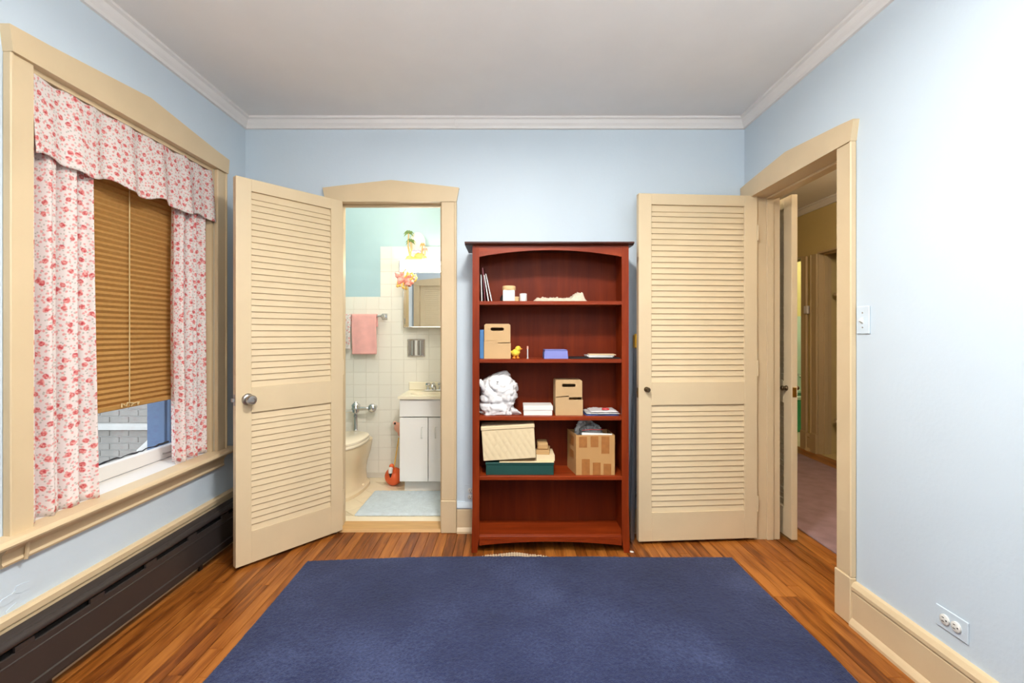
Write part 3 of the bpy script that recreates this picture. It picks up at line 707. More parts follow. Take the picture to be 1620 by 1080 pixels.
pf = part('pleated_fabric', b, 'blind', bl_); modif(pf, 'SOLIDIFY', thickness=.0012, offset=0)
rbox('bottom_rail', XL-.096, XL-.072, WY0+.02, WY1-.02, .893, .915, 'blind', bl_, .003)
rbox('head_rail', XL-.10, XL-.066, WY0+.019, WY1-.019, 2.09, 2.111, 'blind', bl_, .002)
part('lift_cord', tube(BM(), [(XL-.072, 2.085, .9), (XL-.072, 2.085, 1.5), (XL-.072, 2.085, 2.09)], .0022, 6), 'string', bl_)
rs = random.Random(2); pts = [(XL-.066+rs.uniform(-.004, .006), 2.02+.012*i+rs.uniform(-.01, .01), .912+rs.uniform(-.012, .012)) for i in range(11)]
part('cord_tangle', tube(BM(), pts, .0028, 6), 'string', bl_)

# ---------------------------------------------------------------- heater along the left wall
HX = XL+.072
h = thing('baseboard_heater', 'black metal baseboard heater running under the window', 'heater', (XL+.04, 1.85, 0))
Y0h, Y1h = .55, 2.80
prof = [(XL+.024, .274), (XL+.040, .270), (HX-.022, .262), (HX-.014, .264), (HX-.006, .262), (HX, .256), (HX+.002, .249), (HX, .242), (HX-.006, .238), (HX-.010, .234), (XL+.024, .234)]
part('top_cover', prism(BM(), prof, 'y', Y0h, Y1h), 'heater', h, 45)
b = BM(); box(b, HX-.010, HX-.002, Y0h, Y1h, .05, .218, .001)
fc = part('front_cover', b, 'heater', h)
part('crease', prism(BM(), [(HX-.003, .196), (HX+.001, .192), (HX-.003, .188)], 'y', Y0h, Y1h), 'heater', fc)
part('crease', prism(BM(), [(HX-.003, .092), (HX+.0025, .087), (HX+.0025, .06), (HX-.003, .055)], 'y', Y0h, Y1h), 'heater', fc)
# bars between the long slots
pitch, sl = .2655, .205; s = 1.527
starts = [s+pitch*k for k in range(-4, 5)]
prev = Y0h
for st in starts+[None]:
    e_ = st if st is not None else Y1h
    if e_ > prev+.002: rbox('slot_bridge', HX-.010, HX-.002, prev, min(e_, Y1h), .2175, .2345, 'heater', h, 0)
    if st is not None: prev = st+sl
rbox('heating_element', XL+.028, HX-.02, Y0h+.02, Y1h-.02, .10, .225, 'dark', h, 0)
rbox('end_cap', XL+.024, HX+.002, Y1h, Y1h+.03, .03, .274, 'heater', h, .003)
rbox('back_plate', XL+.0235, XL+.026, Y0h, Y1h, .03, .272, 'heater', h, 0)
for yy in (.8, 1.6, 2.4, 2.77): rbox('foot_bracket', XL+.026, XL+.036, yy, yy+.02, .0, .06, 'heater', h, 0)

# paint flakes on the wall over the heater
for i, (px, py) in enumerate(((14, 948), (34, 930), (24, 962))):
    y = F*1.618/(VX-px); z = CH-(py-VY)*y/F
    rs = random.Random(i); n = 9
    ring = [(y+.035*math.cos(2*PI*k/n)*rs.uniform(.5, 1.1), z+.018*math.sin(2*PI*k/n)*rs.uniform(.5, 1.1)) for k in range(n)]
    single('paint_flake', prism(BM(), ring, 'x', XL, XL+.0016+i*.0003), 'wall', ['curling flake of blue wall paint low on the window wall, biggest', 'small flake of blue paint lifting high above the heater board', 'flake of blue paint lifting right above the heater board'][i], 'paint flake')

# ---------------------------------------------------------------- rug and rug pad
def pile(name, label, cat, x0, x1, y0, y1, z, th, nx, ny, m, edge=None, jit=.0015, seed=0, wave=.002, kind=None):
    rs = random.Random(seed); b = BM(); V = {}
    for i in range(nx+1):
        for j in range(ny+1):
            u, v = i/nx, j/ny; x = x0+(x1-x0)*u; y = y0+(y1-y0)*v
            if edge: x, y = edge(x, y, u, v)
            e_ = min(u*(x1-x0), (1-u)*(x1-x0), v*(y1-y0), (1-v)*(y1-y0))
            hgt = th*(1-.6*max(0, 1-e_/.012)**2)+rs.uniform(-jit, jit)+wave*noise.noise(Vector((x*2.5, y*2.5, seed)))
            V[i, j] = b.verts.new((x+rs.uniform(-jit, jit)*.5, y+rs.uniform(-jit, jit)*.5, z+max(.003, hgt)))
    for i in range(nx):
        for j in range(ny): b.faces.new((V[i, j], V[i+1, j], V[i+1, j+1], V[i, j+1]))
    loop = [(i, 0) for i in range(nx)]+[(nx, j) for j in range(ny)]+[(i, ny) for i in range(nx, 0, -1)]+[(0, j) for j in range(ny, 0, -1)]
    low = [b.verts.new((V[k].co.x, V[k].co.y, z+.0005)) for k in loop]
    for a_ in range(len(loop)):
        b2 = (a_+1) % len(loop); b.faces.new((V[loop[a_]], low[a_], low[b2], V[loop[b2]]))
    b.faces.new(low)
    return single(name, b, m, label, cat, smooth='all')
def rug_edge(x, y, u, v):
    back = 2.527-.040*max(0, 1-u/.28)**1.5+.010*math.sin(u*PI)
    y += (back-2.53)*v
    x += .004*math.sin(v*11)
    return x, y
pile('area_rug', 'large navy blue plush rug covering the bedroom floor', 'rug', -1.067, 1.223, .1, 2.53, 0, .014, 380, 380, 'rug', rug_edge, .0016, 1, .004)
b = BM(); xa, xb = -.165, .235
def pady(x): return 2.535+.060*math.sin(max(0, min(1, (x-xa)/(xb-xa)))*PI)**.8
k = 0; x = xa
while x < xb:
    ye = pady(x)
    if ye > 2.548: tube(b, [(x, 2.543, .003), (x, ye, .004+.003*math.sin(x*40))], .0018, 5)
    x += .0145
for i in range(4):
    y = 2.545+i*.0135
    xsn = [xa+(xb-xa)*j/60 for j in range(61) if pady(xa+(xb-xa)*j/60) >= y]
    if len(xsn) > 1: tube(b, [(q, y, .003+.003*math.sin(q*40)) for q in xsn], .0016, 5)
single('rug_pad', b, 'netting', 'cream rug pad netting peeking out between rug and bookcase', 'rug pad', kind='stuff')
sc0 = P(999, 871, 2.60)
single('paper_scrap', prism(BM(), [(sc0.x-.012, 2.612), (sc0.x+.004, 2.600), (sc0.x+.016, 2.606), (sc0.x+.010, 2.618), (sc0.x-.004, 2.622)], 'z', .0005, .0025), 'paper', 'tiny scrap of white paper on the floor by the bookcase foot', 'scrap')

# ---------------------------------------------------------------- bookcase
BX0, BX1, BY0, BY1 = -.196, .676, 2.60, 2.835
FW = .038
bk = thing('bookcase', 'tall cherry red bookcase with arched top rail and five shelves', 'bookcase', ((BX0+BX1)/2, (BY0+BY1)/2, 0))
for s_, xa, xb in ((-1, BX0, BX0+FW), (1, BX1-FW, BX1)):
    # face stile running down into a slightly flared foot
    o0, i0 = (xa, xb) if s_ < 0 else (xb, xa)
    pts = [(o0+s_*.006, 0), (i0+s_*.012, 0), (i0, .085), (i0, 1.713), (o0, 1.713), (o0, .25)]
    part('face_stile', prism(BM(), pts, 'y', BY0, BY0+.02), 'cherry', bk)
    xs0, xs1 = (xa, xa+.019) if s_ < 0 else (xb-.019, xb)
    rbox('side_panel', xs0, xs1, BY0+.02, BY1, 0, 1.713, 'cherry', bk, .001)
xi0, xi1 = BX0+FW, BX1-FW; xc = (BX0+BX1)/2
N_ = 24
arch = [(xi0+(xi1-xi0)*k/N_, 1.652+.038*math.sin(PI*k/N_)**.85) for k in range(N_+1)]
part('arched_rail', prism(BM(), arch+[(xi1, 1.713), (xi0, 1.713)], 'y', BY0+.002, BY0+.02), 'cherryx', bk)
apr = [(xi0+(xi1-xi0)*k/N_, .040+.022*math.sin(PI*k/N_)**.85) for k in range(N_+1)]
part('apron', prism(BM(), apr+[(xi1, .0735), (xi0, .0735)], 'y', BY0+.002, BY0+.02), 'cherryx', bk)
b = BM()
part('top', prism(BM(), [(BY0-.030, 1.729), (BY0-.034, 1.726), (BY0-.034, 1.722), (BY0-.008, 1.7135), (BY1+.01, 1.7135), (BY1+.01, 1.731), (BY0-.028, 1.731)], 'x', BX0-.041, BX1+.023), 'cherrytop', bk)
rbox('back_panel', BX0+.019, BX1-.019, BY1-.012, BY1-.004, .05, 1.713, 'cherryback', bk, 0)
SH = [1.405, 1.0804, .7594, .426, .0927]
for i, z in enumerate(SH):
    rbox('shelf', BX0+.0195, BX1-.0195, BY0+.0205 if i < 4 else BY0+.0205, BY1-.0125, z-.019, z, 'cherryx', bk, .001)
    rbox('shelf_edge', xi0, xi1, BY0+.001, BY0+.0203, z-.021, z, 'cherryx', bk, .0015)

# ---------------------------------------------------------------- things on the shelves
def rotz(bm_, c, a, ax='Z'):
    m_ = Matrix.Translation(c) @ Matrix.Rotation(a, 4, ax) @ Matrix.Translation(-Vector(c)); bmesh.ops.transform(bm_, matrix=m_, verts=bm_.verts); return bm_
S1, S2, S3, S4, S5 = SH
# top shelf: leaning plastic packets
packs = [('clearbag', .0, .150, 'clear plastic packet leaning on the bookcase side, showing a silver face'), ('burgundy', .012, .190, 'tall burgundy card leaning behind the silver packets'), ('paper', .024, .150, 'white paper packet leaning in the middle of the leaning row'), ('clearbag', .036, .158, 'silver film packet at the outside of the leaning row on the top shelf')]
for i, (m_, dx, ht, lab) in enumerate(packs):
    xb_, xt_ = xi0+.010+.0185*i, xi0+.006+.0085*i
    b = prism(BM(), [(xb_, S1+.0006), (xb_+.005, S1+.0006), (xt_+.0045, S1+ht), (xt_, S1+ht+.002)], 'y', 2.632+.006*i, 2.78)
    single('plastic_packet' if m_ == 'clearbag' else 'card_packet', b, m_, lab, 'packet', 'packets leaning on the top shelf')
def sx(px, y=2.64): return (px-VX)*y/F
t = thing('square_jar', 'square white jar with a pale wooden lid', 'jar', (sx(805), 2.68, S1))
rbox('body', sx(795.5), sx(814.5), 2.645, 2.715, S1+.0005, S1+.066, 'whitebox', t, .004)
part('lid', lathe(BM(), [(.036, .066), (.0385, .069), (.0385, .088), (.035, .091), (0, .091)], 28, Matrix.Translation((sx(805.4), 2.68, S1))), 'woodlid', t, 40)
single('candle', lathe(BM(), [(.020, 0), (.0212, .002), (.0212, .044), (.019, .046), (.008, .044), (0, .044)], 24, Matrix.Translation((sx(828), 2.665, S1+.0005))), 'whitebox', 'small round white candle cup right of the square jar', 'candle', smooth=40)
single('wooden_cup', lathe(BM(), [(.018, 0), (.019, .002), (.0185, .032), (.0165, .034), (.0155, .006), (0, .006)], 20, Matrix.Translation((sx(816.5, 2.735), 2.735, S1+.0005))), 'woodlid', 'tiny pale wooden cup between jar and candle', 'cup', smooth=40)
single('dark_bottle', lathe(BM(), [(.011, 0), (.012, .002), (.012, .03), (.005, .036), (.005, .044), (0, .044)], 16, Matrix.Translation((sx(794.5, 2.74), 2.745, S1+.0005))), 'black', 'tiny dark bottle half hidden behind the square jar', 'bottle', smooth=40)
def crumple(nx, ny, x0, x1, y0, y1, z, hfn, seed):
    b = BM(); V = {}
    for i in range(nx+1):
        for j in range(ny+1):
            u, v = i/nx, j/ny
            e_ = min(1, min(u, 1-u)*14)*min(1, min(v, 1-v)*8)
            x = x0+(x1-x0)*u+.006*noise.noise(Vector((u*5, v*5, seed))); y = y0+(y1-y0)*v+.008*noise.noise(Vector((u*6, v*6, seed+9)))
            hh = hfn(u, v)*(.65+.5*noise.noise(Vector((u*14, v*9, seed+3)))+.35*abs(noise.noise(Vector((u*30, v*22, seed)))))
            V[i, j] = b.verts.new((x, y, z+.001+max(0, hh)*e_))
    for i in range(nx):
        for j in range(ny): b.faces.new((V[i, j], V[i+1, j], V[i+1, j+1], V[i, j+1]))
    loop = [(i, 0) for i in range(nx)]+[(nx, j) for j in range(ny)]+[(i, ny) for i in range(nx, 0, -1)]+[(0, j) for j in range(ny, 0, -1)]
    b.faces.new([b.verts.new((V[k].co.x, V[k].co.y, z+.0004)) for k in loop]) if False else None
    low = [b.verts.new((V[k].co.x, V[k].co.y, z+.0004)) for k in loop]
    for a_ in range(len(loop)):
        b2 = (a_+1) % len(loop); b.faces.new((V[loop[a_]], low[a_], low[b2], V[loop[b2]]))
    b.faces.new(low); return b
single('knit_garment', crumple(90, 30, sx(843), sx(930), 2.63, 2.78, S1, lambda u, v: .024+.034*max(0, math.sin((u-.68)/.3*PI) if .68 < u < .98 else 0), 5), 'knit', 'crumpled cream knitted garment lying on the top shelf', 'garment', smooth='all')
# second shelf
single('blue_book', box(BM(), sx(759), sx(765.2), 2.64, 2.80, S2+.0005, S2+.165, .002), 'bluebook', 'slim blue book standing against the bookcase side', 'book')
def organizer(name, label, x0, x1, z, ht, stepx, flap):
    t = thing(name, label, 'box', ((x0+x1)/2, 2.69, z))
    f = 2.640; d = .14; sx0, sx1 = x0+(x1-x0)*.24, x0+(x1-x0)*.75
    zt = z+ht; zs0, zs1 = zt-.040, zt-.021
    b = BM(); r = .009
    # upper panel with an oblong hand hole, built as an outline bridged to the hole
    zl, zr = z+ht*.50, z+ht*.445
    xs_ = x0+(x1-x0)*stepx; gp = .003+flap
    out = [(x0+.001, zl+gp*.4), (xs_+.0005, zl+.006+gp*.5), (xs_+.0005, zr+gp), (x1-.001, zr+gp+.002), (x1-.001, zt-.008), (x1-.009, zt), (x0+.009, zt), (x0+.001, zt-.008)]
    cx, cz, hw = (sx0+sx1)/2, (zs0+zs1)/2, (sx1-sx0)/2
    hole = [(cx-hw+r-r*math.sin(a_), cz+r*math.cos(a_)) for a_ in [PI*k/8 for k in range(9)]]+[(cx+hw-r+r*math.sin(a_), cz-r*math.cos(a_)) for a_ in [PI*k/8 for k in range(9)]]
    for yy in (f+.004, f+.008):
        O = [b.verts.new((p[0], yy, p[1])) for p in out]; H = [b.verts.new((p[0], yy, p[1])) for p in hole]
        es = [b.edges.new((O[i], O[(i+1) % len(O)])) for i in range(len(O))]+[b.edges.new((H[i], H[(i+1) % len(H)])) for i in range(len(H))]
        bmesh.ops.triangle_fill(b, use_beauty=True, edges=es)
        if yy == f+.004: O1, H1 = O, H
    for A_, B_ in ((O1, O), (H1, H)):
        for i in range(len(A_)): b.faces.new((A_[i], A_[(i+1) % len(A_)], B_[(i+1) % len(A_)], B_[i]))
    part('handle_panel', b, 'card', t)
    part('front_flap', prism(BM(), [(x0-.001, z), (x1+.002, z), (x1+.002, zr), (xs_, zr-.001), (xs_, zl+.006), (x0-.001, zl)], 'y', f-.001, f+.004), 'card', t)
    rbox('side', x0, x0+.003, f+.008, f+d, z, z+ht*.97, 'card', t, 0); rbox('side', x1-.003, x1, f+.008, f+d, z, z+ht*.97, 'card', t, 0)
    rbox('back', x0, x1, f+d, f+d+.003, z, z+ht*.96, 'card', t, 0); rbox('bottom', x0, x1, f+.008, f+d, z, z+.003, 'card', t, 0)
    rbox('top', x0+.004, x1-.004, f+.009, f+d+.003, z+ht*.972, z+ht*.985, 'card', t, 0)
    return t
organizer('cardboard_organizer', 'kraft cardboard box with hand hole standing beside the blue book', sx(766), sx(807.5), S2+.0005, .198, .51, 0)
t = thing('toy_chick', 'small yellow plush chick with orange feet', 'toy', (sx(817), 2.655, S2))
b = BM(); cx = sx(816)
ell(b, (cx, 2.655, S2+.034), (.026, .024, .022), Matrix.Rotation(-.35, 4, 'Y')); ell(b, (cx+.013, 2.65, S2+.057), (.017, .017, .016)); ell(b, (cx-.024, 2.66, S2+.036), (.010, .012, .009), Matrix.Rotation(.5, 4, 'Y'))
o = part('body', b, 'chick', t, 'all'); modif(o, 'REMESH', mode='VOXEL', voxel_size=.0022, use_smooth_shade=True)
part('beak', lathe(BM(), [(.005, 0), (0, .011)], 8, Matrix.Translation((cx+.028, 2.645, S2+.056)) @ Matrix.Rotation(PI/2, 4, 'Y')), 'beak', t)
for dx in (-.010, .012):
    b = BM(); ell(b, (cx+dx, 2.642, S2+.005), (.010, .013, .0045), None, 10, 6); tube(b, [(cx+dx, 2.648, S2+.004), (cx+dx, 2.653, S2+.018)], .0035, 6); part('foot', b, 'beak', t, 'all')
part('eye', ell(BM(), (cx+.018, 2.635, S2+.062), (.0022, .0022, .0022), None, 8, 6), 'black', t, 'all')
t = thing('glass_vial', 'thin clear glass vial with pink cap standing on the second shelf', 'vial', (sx(835), 2.66, S2))
part('tube', lathe(BM(), [(.0065, 0), (.0065, .003), (.0035, .005), (.0035, .055), (0, .055)], 12, Matrix.Translation((sx(835), 2.66, S2+.0003))), 'clearbag', t, 40)
part('cap', lathe(BM(), [(.0045, .055), (.0045, .070), (0, .071)], 12, Matrix.Translation((sx(835), 2.66, S2+.0003))), 'pinkplastic', t, 40)
t = thing('periwinkle_case', 'flat periwinkle blue box lying on the second shelf', 'box', (sx(880), 2.70, S2))
part('body', prism(BM(), [(sx(861), S2+.0005), (sx(899), S2+.0005), (sx(898), S2+.045), (sx(862), S2+.045)], 'y', 2.645, 2.77), 'periwinkle', t)
rbox('lid', sx(862), sx(897.5), 2.644, 2.772, S2+.0455, S2+.051, 'periwinkle', t, .002)
rbox('clasp', sx(859.6), sx(861.2), 2.65, 2.69, S2+.012, S2+.038, 'navy', t, .001)
single('black_folder', box(BM(), sx(901), sx(980), 2.622, 2.80, S2+.0005, S2+.0075, .002), 'black', 'thin black folder lying flat under the leaflets', 'folder')
zz = S2+.008
for i, (a_, m_, pxa, pxb, th, lab) in enumerate(((.04, 'paper', 931, 969, .005, 'white leaflet lying directly on the black folder'), (-.05, 'clearbag', 929, 972, .006, 'grey booklet in the middle of the leaflet pile'), (-.16, 'manila', 934, 976, .004, 'cream leaflet on top of the leaflet pile'), )):
    b = box(BM(), sx(pxa), sx(pxb), 2.64, 2.77, zz, zz+th, .0012); rotz(b, (sx(950), 2.7, zz), a_*.6); single('leaflet', b, m_, lab, 'leaflet', 'leaflets on the black folder'); zz += th+.0006
# third shelf
def bagmesh(c, r, seed):
    b = BM(); bmesh.ops.create_icosphere(b, subdivisions=5, radius=1)
    for v in b.verts:
        n_ = v.co.normalized(); k = 1+.20*noise.noise(n_*1.5+Vector((seed, 0, 0)))
        th_, ph_ = math.atan2(n_.x, -n_.y), math.asin(max(-1, min(1, n_.z)))
        wv = noise.noise(n_*2.2+Vector((seed, 4, 1)))
        f1 = abs(noise.noise(Vector((th_*2.4+1.6*ph_+wv*1.2, ph_*1.1-.5*th_, seed)))); f2 = abs(noise.noise(Vector((th_*5.0-1.8*ph_+wv*2, ph_*2.2, seed+7)))); f3 = abs(noise.noise(n_*6.5+Vector((seed, 1, 2))))
        k += .30*(.28-f1)+.15*(.28-f2)+.05*(.3-f3)
        p = Vector((n_.x*r[0]*k, n_.y*r[1]*k, n_.z*r[2]*k))
        if p.z < -r[2]*.72: p.z = -r[2]*.72+.15*(p.z+r[2]*.72); p.x *= 1.10
        p.y = max(-r[1], min(r[1], p.y)); p.x = max(-r[0]*1.02, p.x)
        v.co = p
    lowz = min(v.co.z for v in b.verts)
    bmesh.ops.translate(b, verts=b.verts, vec=(c[0], c[1], c[2]-lowz)); return b
t = thing('plastic_bag', 'bulging crumpled white plastic bag filling the shelf end', 'bag', (sx(791), 2.705, S3))
def bag_loft():
    # silhouette measured level by level: height, left and right edge, half depth
    lev = [(0, 758.5, 816, .080), (.006, 758, 819, .086), (.03, 758, 818, .088), (.065, 758.3, 817, .084), (.10, 759.5, 819.5, .086), (.135, 759, 820, .084), (.165, 760.5, 818.5, .078), (.19, 763, 815.5, .068), (.212, 769, 811.5, .054), (.228, 778, 808, .038), (.240, 788, 804.5, .022), (.248, 795, 802, .008)]
    b = BM(); n = 96; fine = []
    for q0, q1 in zip(lev, lev[1:]):
        for k in range(5): fine.append(tuple(a_+(c_-a_)*k/5 for a_, c_ in zip(q0, q1)))
    fine.append(lev[-1]); rings = []
    for z_, xa_, xb_, d_ in fine:
        cx_, hw_ = (sx(xa_, 2.70)+sx(xb_, 2.70))/2, (sx(xb_, 2.70)-sx(xa_, 2.70))/2; ring = []
        for k in range(n):
            a_ = 2*PI*k/n; ca, sa = math.cos(a_), math.sin(a_)
            x = hw_*math.copysign(abs(ca)**.75, ca); y = d_*math.copysign(abs(sa)**.75, sa)
            p_ = Vector((x*9, y*9, z_*9)); wv = noise.noise(p_*1.1+Vector((4, 2, 7)))
            f1 = abs(noise.noise(Vector((p_.x*.9+p_.z*1.3+wv, p_.z*.8-p_.x*.5, p_.y*.6+3)))); f2 = abs(noise.noise(Vector((p_.x*2.4-p_.z*1.7+wv*2, p_.z*1.9+p_.x, p_.y*1.5)))); f3 = abs(noise.noise(Vector((p_.x*4.5+p_.z*3, p_.z*4, p_.y*3+wv*3))))
            k_ = 1-.30*max(0, .22-f1)/.22*.6-.16*max(0, .2-f2)/.2*.6-.05*max(0, .2-f3)/.2+.05*wv
            ring.append(b.verts.new((cx_+x*k_, 2.708+y*k_, S3+.0006+z_+(.006*wv if .02 < z_ < .22 else 0))))
        rings.append(ring)
    for A_, B_ in zip(rings, rings[1:]):
        for k in range(n): b.faces.new((A_[k], A_[(k+1) % n], B_[(k+1) % n], B_[k]))
    b.faces.new(rings[0][::-1]); b.faces.new(rings[-1]); return b
pb = part('bag_body', bag_loft(), 'bag', t, 'all')
part('knotted_ear', tube(BM(), [(sx(767), 2.655, S3+.125), (sx(764), 2.640, S3+.155), (sx(761.5), 2.636, S3+.185), (sx(759.8), 2.64, S3+.205)], .012, 10, radii=[.010, .012, .016, .005]), 'bag', t, 'all')
b = BM(); c0 = Vector((sx(787), 2.630, S3+.185))
for p_, q_ in (((-.006, .008), (.006, .008)), ((.006, .008), (-.006, -.008)), ((-.006, -.008), (.006, -.008))):
    tube(b, [c0+Vector((p_[0], 0, p_[1])), c0+Vector((q_[0], 0, q_[1]))], .0012, 5)
bmesh.ops.translate(b, verts=b.verts, vec=(0, .01, 0)); part('printed_mark', b, 'greybag', pb)
ear = prism(BM(), [(sx(808), S3+.001), (sx(824), S3+.001), (sx(826), S3+.012), (sx(817), S3+.022), (sx(812), S3+.045), (sx(806), S3+.06)], 'y', 2.652, 2.69)
bmesh.ops.bevel(ear, geom=list(ear.edges), offset=.006, segments=2, affect='EDGES'); part('bag_corner', ear, 'bag', t, 'all')
t = thing('gift_box', 'shallow white lidded box lying next to the plastic bag', 'box', (sx(851), 2.68, S3))
rbox('base', sx(828.5), sx(873.5), 2.634, 2.755, S3+.0005, S3+.038, 'whitebox', t, .0015)
rbox('lid', sx(828), sx(874.5), 2.631, 2.758, S3+.030, S3+.056, 'whitebox', t, .002)
organizer('cardboard_organizer', 'kraft cardboard box with hand hole and gaping flap beside the white box', sx(879), sx(921.5), S3+.0005, .2, .5, .009)
for i, (m_, pxa, pxb, dz, a_, lab) in enumerate((('navy', 926, 979, 0, .02, 'navy printed mailer at the bottom of the mailer pile'), ('clearbag', 928, 981, .009, -.04, 'silver film mailer in the middle of the mailer pile'), ('bag', 935, 979, .018, -.1, 'white mailer with a red ring print on top of the pile'))):
    b = crumple(30, 16, sx(pxa), sx(pxb), 2.632+.004*i, 2.79, S3+dz, lambda u, v: .007+.006*noise.noise(Vector((u*3, v*3, i))), 20+i)
    o = single('mailer', b, m_, lab, 'mailer', 'mailers on the third shelf', smooth='all')
    if i == 2:
        r_ = BM(); R_, r2 = .019, .003
        cx, cy, cz = sx(960), 2.675, S3+.034
        tube(r_, [(cx+R_*math.cos(2*PI*k/20), cy+R_*1.2*math.sin(2*PI*k/20), cz-.003) for k in range(21)], r2, 5); part('red_ring_print', r_, 'red', o)
# fourth shelf
b4 = thing('green_box', 'shallow dark green box lying under the quilted box', 'box', (sx(822), 2.68, S4))
rbox('base', sx(769), sx(875.5), 2.625, 2.80, S4+.0005, S4+.058, 'green', b4, .002)
rbox('lid', sx(768.3), sx(876.2), 2.622, 2.803, S4+.058, S4+.071, 'green', b4, .002)
z = S4+.0715
b = box(BM(), sx(790), sx(876), 2.618, 2.78, z, z+.004, .001); single('manila_sheet', b, 'manila', 'wide cream card lying directly on the dark green box', 'card', 'cream cards on the green box')
b = box(BM(), sx(848.5), sx(877.5), 2.635, 2.79, z+.0045, z+.038, .001); single('manila_folder_stack', b, 'manila', 'thick cream folder under the brown board', 'folder', 'cream cards on the green box')
b = box(BM(), sx(850), sx(871), 2.65, 2.78, z+.0385, z+.060, .002); rotz(b, (sx(858), 2.7, z), -.12); single('brown_board', b, 'tan', 'brown cardboard piece on the cream folder', 'board')
b = box(BM(), sx(851), sx(868), 2.67, 2.78, z+.0605, z+.098, .008, 3); single('tan_packet', b, 'tan', 'rounded tan packet lying on top of the brown board', 'packet')
qa = thing('quilted_box', 'cream quilted box tilted on its side over the green box', 'box', (sx(803), 2.70, S4))
def quilted(x0, x1, z0, z1, y, d):
    b = BM(); nx, nz = 66, 44; V = {}
    for i in range(nx+1):
        for j in range(nz+1):
            u, v = i/nx, j/nz; x = x0+(x1-x0)*u; zz_ = z0+(z1-z0)*v
            a_ = (x+zz_*.55)/.017; c_ = (x-zz_*.9)/.024
            bul = abs(math.sin(a_*PI/2))**.6*.0022*abs(math.sin(c_*PI/2))**.35
            V[i, j] = b.verts.new((x, y-bul, zz_))
    for i in range(nx):
        for j in range(nz): b.faces.new((V[i, j], V[i+1, j], V[i+1, j+1], V[i, j+1]))
    return b
Rt = Matrix.Translation((sx(765), 2.62, z+.008)) @ Matrix.Rotation(-.06, 4, 'Y') @ Matrix.Rotation(.05, 4, 'X')
def q(bm_): bmesh.ops.transform(bm_, matrix=Rt, verts=bm_.verts); return bm_
qw, qh = .296, .172
part('body', q(box(BM(), 0, qw, .003, .115, 0, qh, .003)), 'manila', qa)
part('quilted_front', q(quilted(.002, qw-.002, .002, qh-.002, .0028, 0)), 'manila', qa, 'all')
part('lid', q(box(BM(), -.003, qw+.003, .0, .118, qh+.0005, qh+.022, .003)), 'manila', qa)
ct = thing('carton', 'open brown carton with tape strips stuffed with plastic bags', 'carton', (.49, 2.70, S4), 0)
x0, x1 = .386, .604; yf, yb = 2.625, 2.79; ht = .225; z = S4+.0005; sk = -.028
def quad_wall(a_, c_, z0, z1, th):
    d = Vector((c_[0]-a_[0], c_[1]-a_[1], 0)).normalized(); n_ = Vector((-d.y, d.x, 0))*th
    return prism(BM(), [(a_[0], a_[1]), (c_[0], c_[1]), (c_[0]+n_.x, c_[1]+n_.y), (a_[0]+n_.x, a_[1]+n_.y)], 'z', z0, z1)
part('front', quad_wall((x0, yf), (x1, yf), z, z+ht, .004), 'carton', ct)
part('side', quad_wall((x1, yf), (x1+sk+.02, yb), z, z+ht, .004), 'carton', ct)
part('side', quad_wall((x0+sk, yb), (x0, yf), z, z+ht+.003, .004), 'carton', ct)
part('back', quad_wall((x1+sk+.02, yb), (x0+sk, yb), z, z+ht, .004), 'carton', ct)
part('bottom', prism(BM(), [(x0, yf+.004), (x1-.004, yf+.004), (x1+sk+.012, yb-.004), (x0+sk+.004, yb-.004)], 'z', z, z+.004), 'carton', ct)
wx = (x1-x0)/240; hz_ = ht/247
for (a_, c_, d_, e_) in ((718, 768, 290, 357), (790, 838, 288, 355), (857, 907, 288, 395), (735, 785, 428, 527), (803, 852, 450, 527), (870, 918, 457, 527)):
    part('tape_strip', box(BM(), x0+(a_-700)*wx, x0+(c_-700)*wx, yf-.0006, yf, z+(527-e_)*hz_, z+(527-d_)*hz_), 'tape', ct)
for (d_, e_) in ((300, 360), (390, 440)):
    part('tape_strip', rotz(box(BM(), x0-.0006, x0, yf+.04, yf+.12, z+(527-e_)*hz_, z+(527-d_)*hz_), (x0, yf, z), -math.atan2(sk, yb-yf)), 'tape', ct)
def wad(c, r, seed, name, m_, lab):
    b = bagmesh(c, r, seed); return single(name, b, m_, lab, 'bag', smooth=60)
wad((.466, 2.742, z+.180), (.070, .028, .058), 8.3, 'grey_bag', 'clearbag', 'pale grey plastic bag stuffed at the back of the open carton')
o = wad((.478, 2.676, z+.178), (.066, .026, .056), 3.1, 'dark_grey_bag', 'greybag', 'dark grey plastic bag with a red edge stuffed in the carton front')
part('red_edge', tube(BM(), [(.425, 2.652, z+.246), (.47, 2.648, z+.252), (.52, 2.652, z+.249), (.545, 2.66, z+.25)], .0016, 6), 'red', o)
b = box(BM(), x0+.035, x1-.012, yf+.010, yf+.014, z+.13, z+ht+.009, .001); rotz(b, (.49, yf+.012, z+ht), .04, 'Y'); single('white_sheet', b, 'paper', 'white paper sheet tucked in the carton front', 'paper')

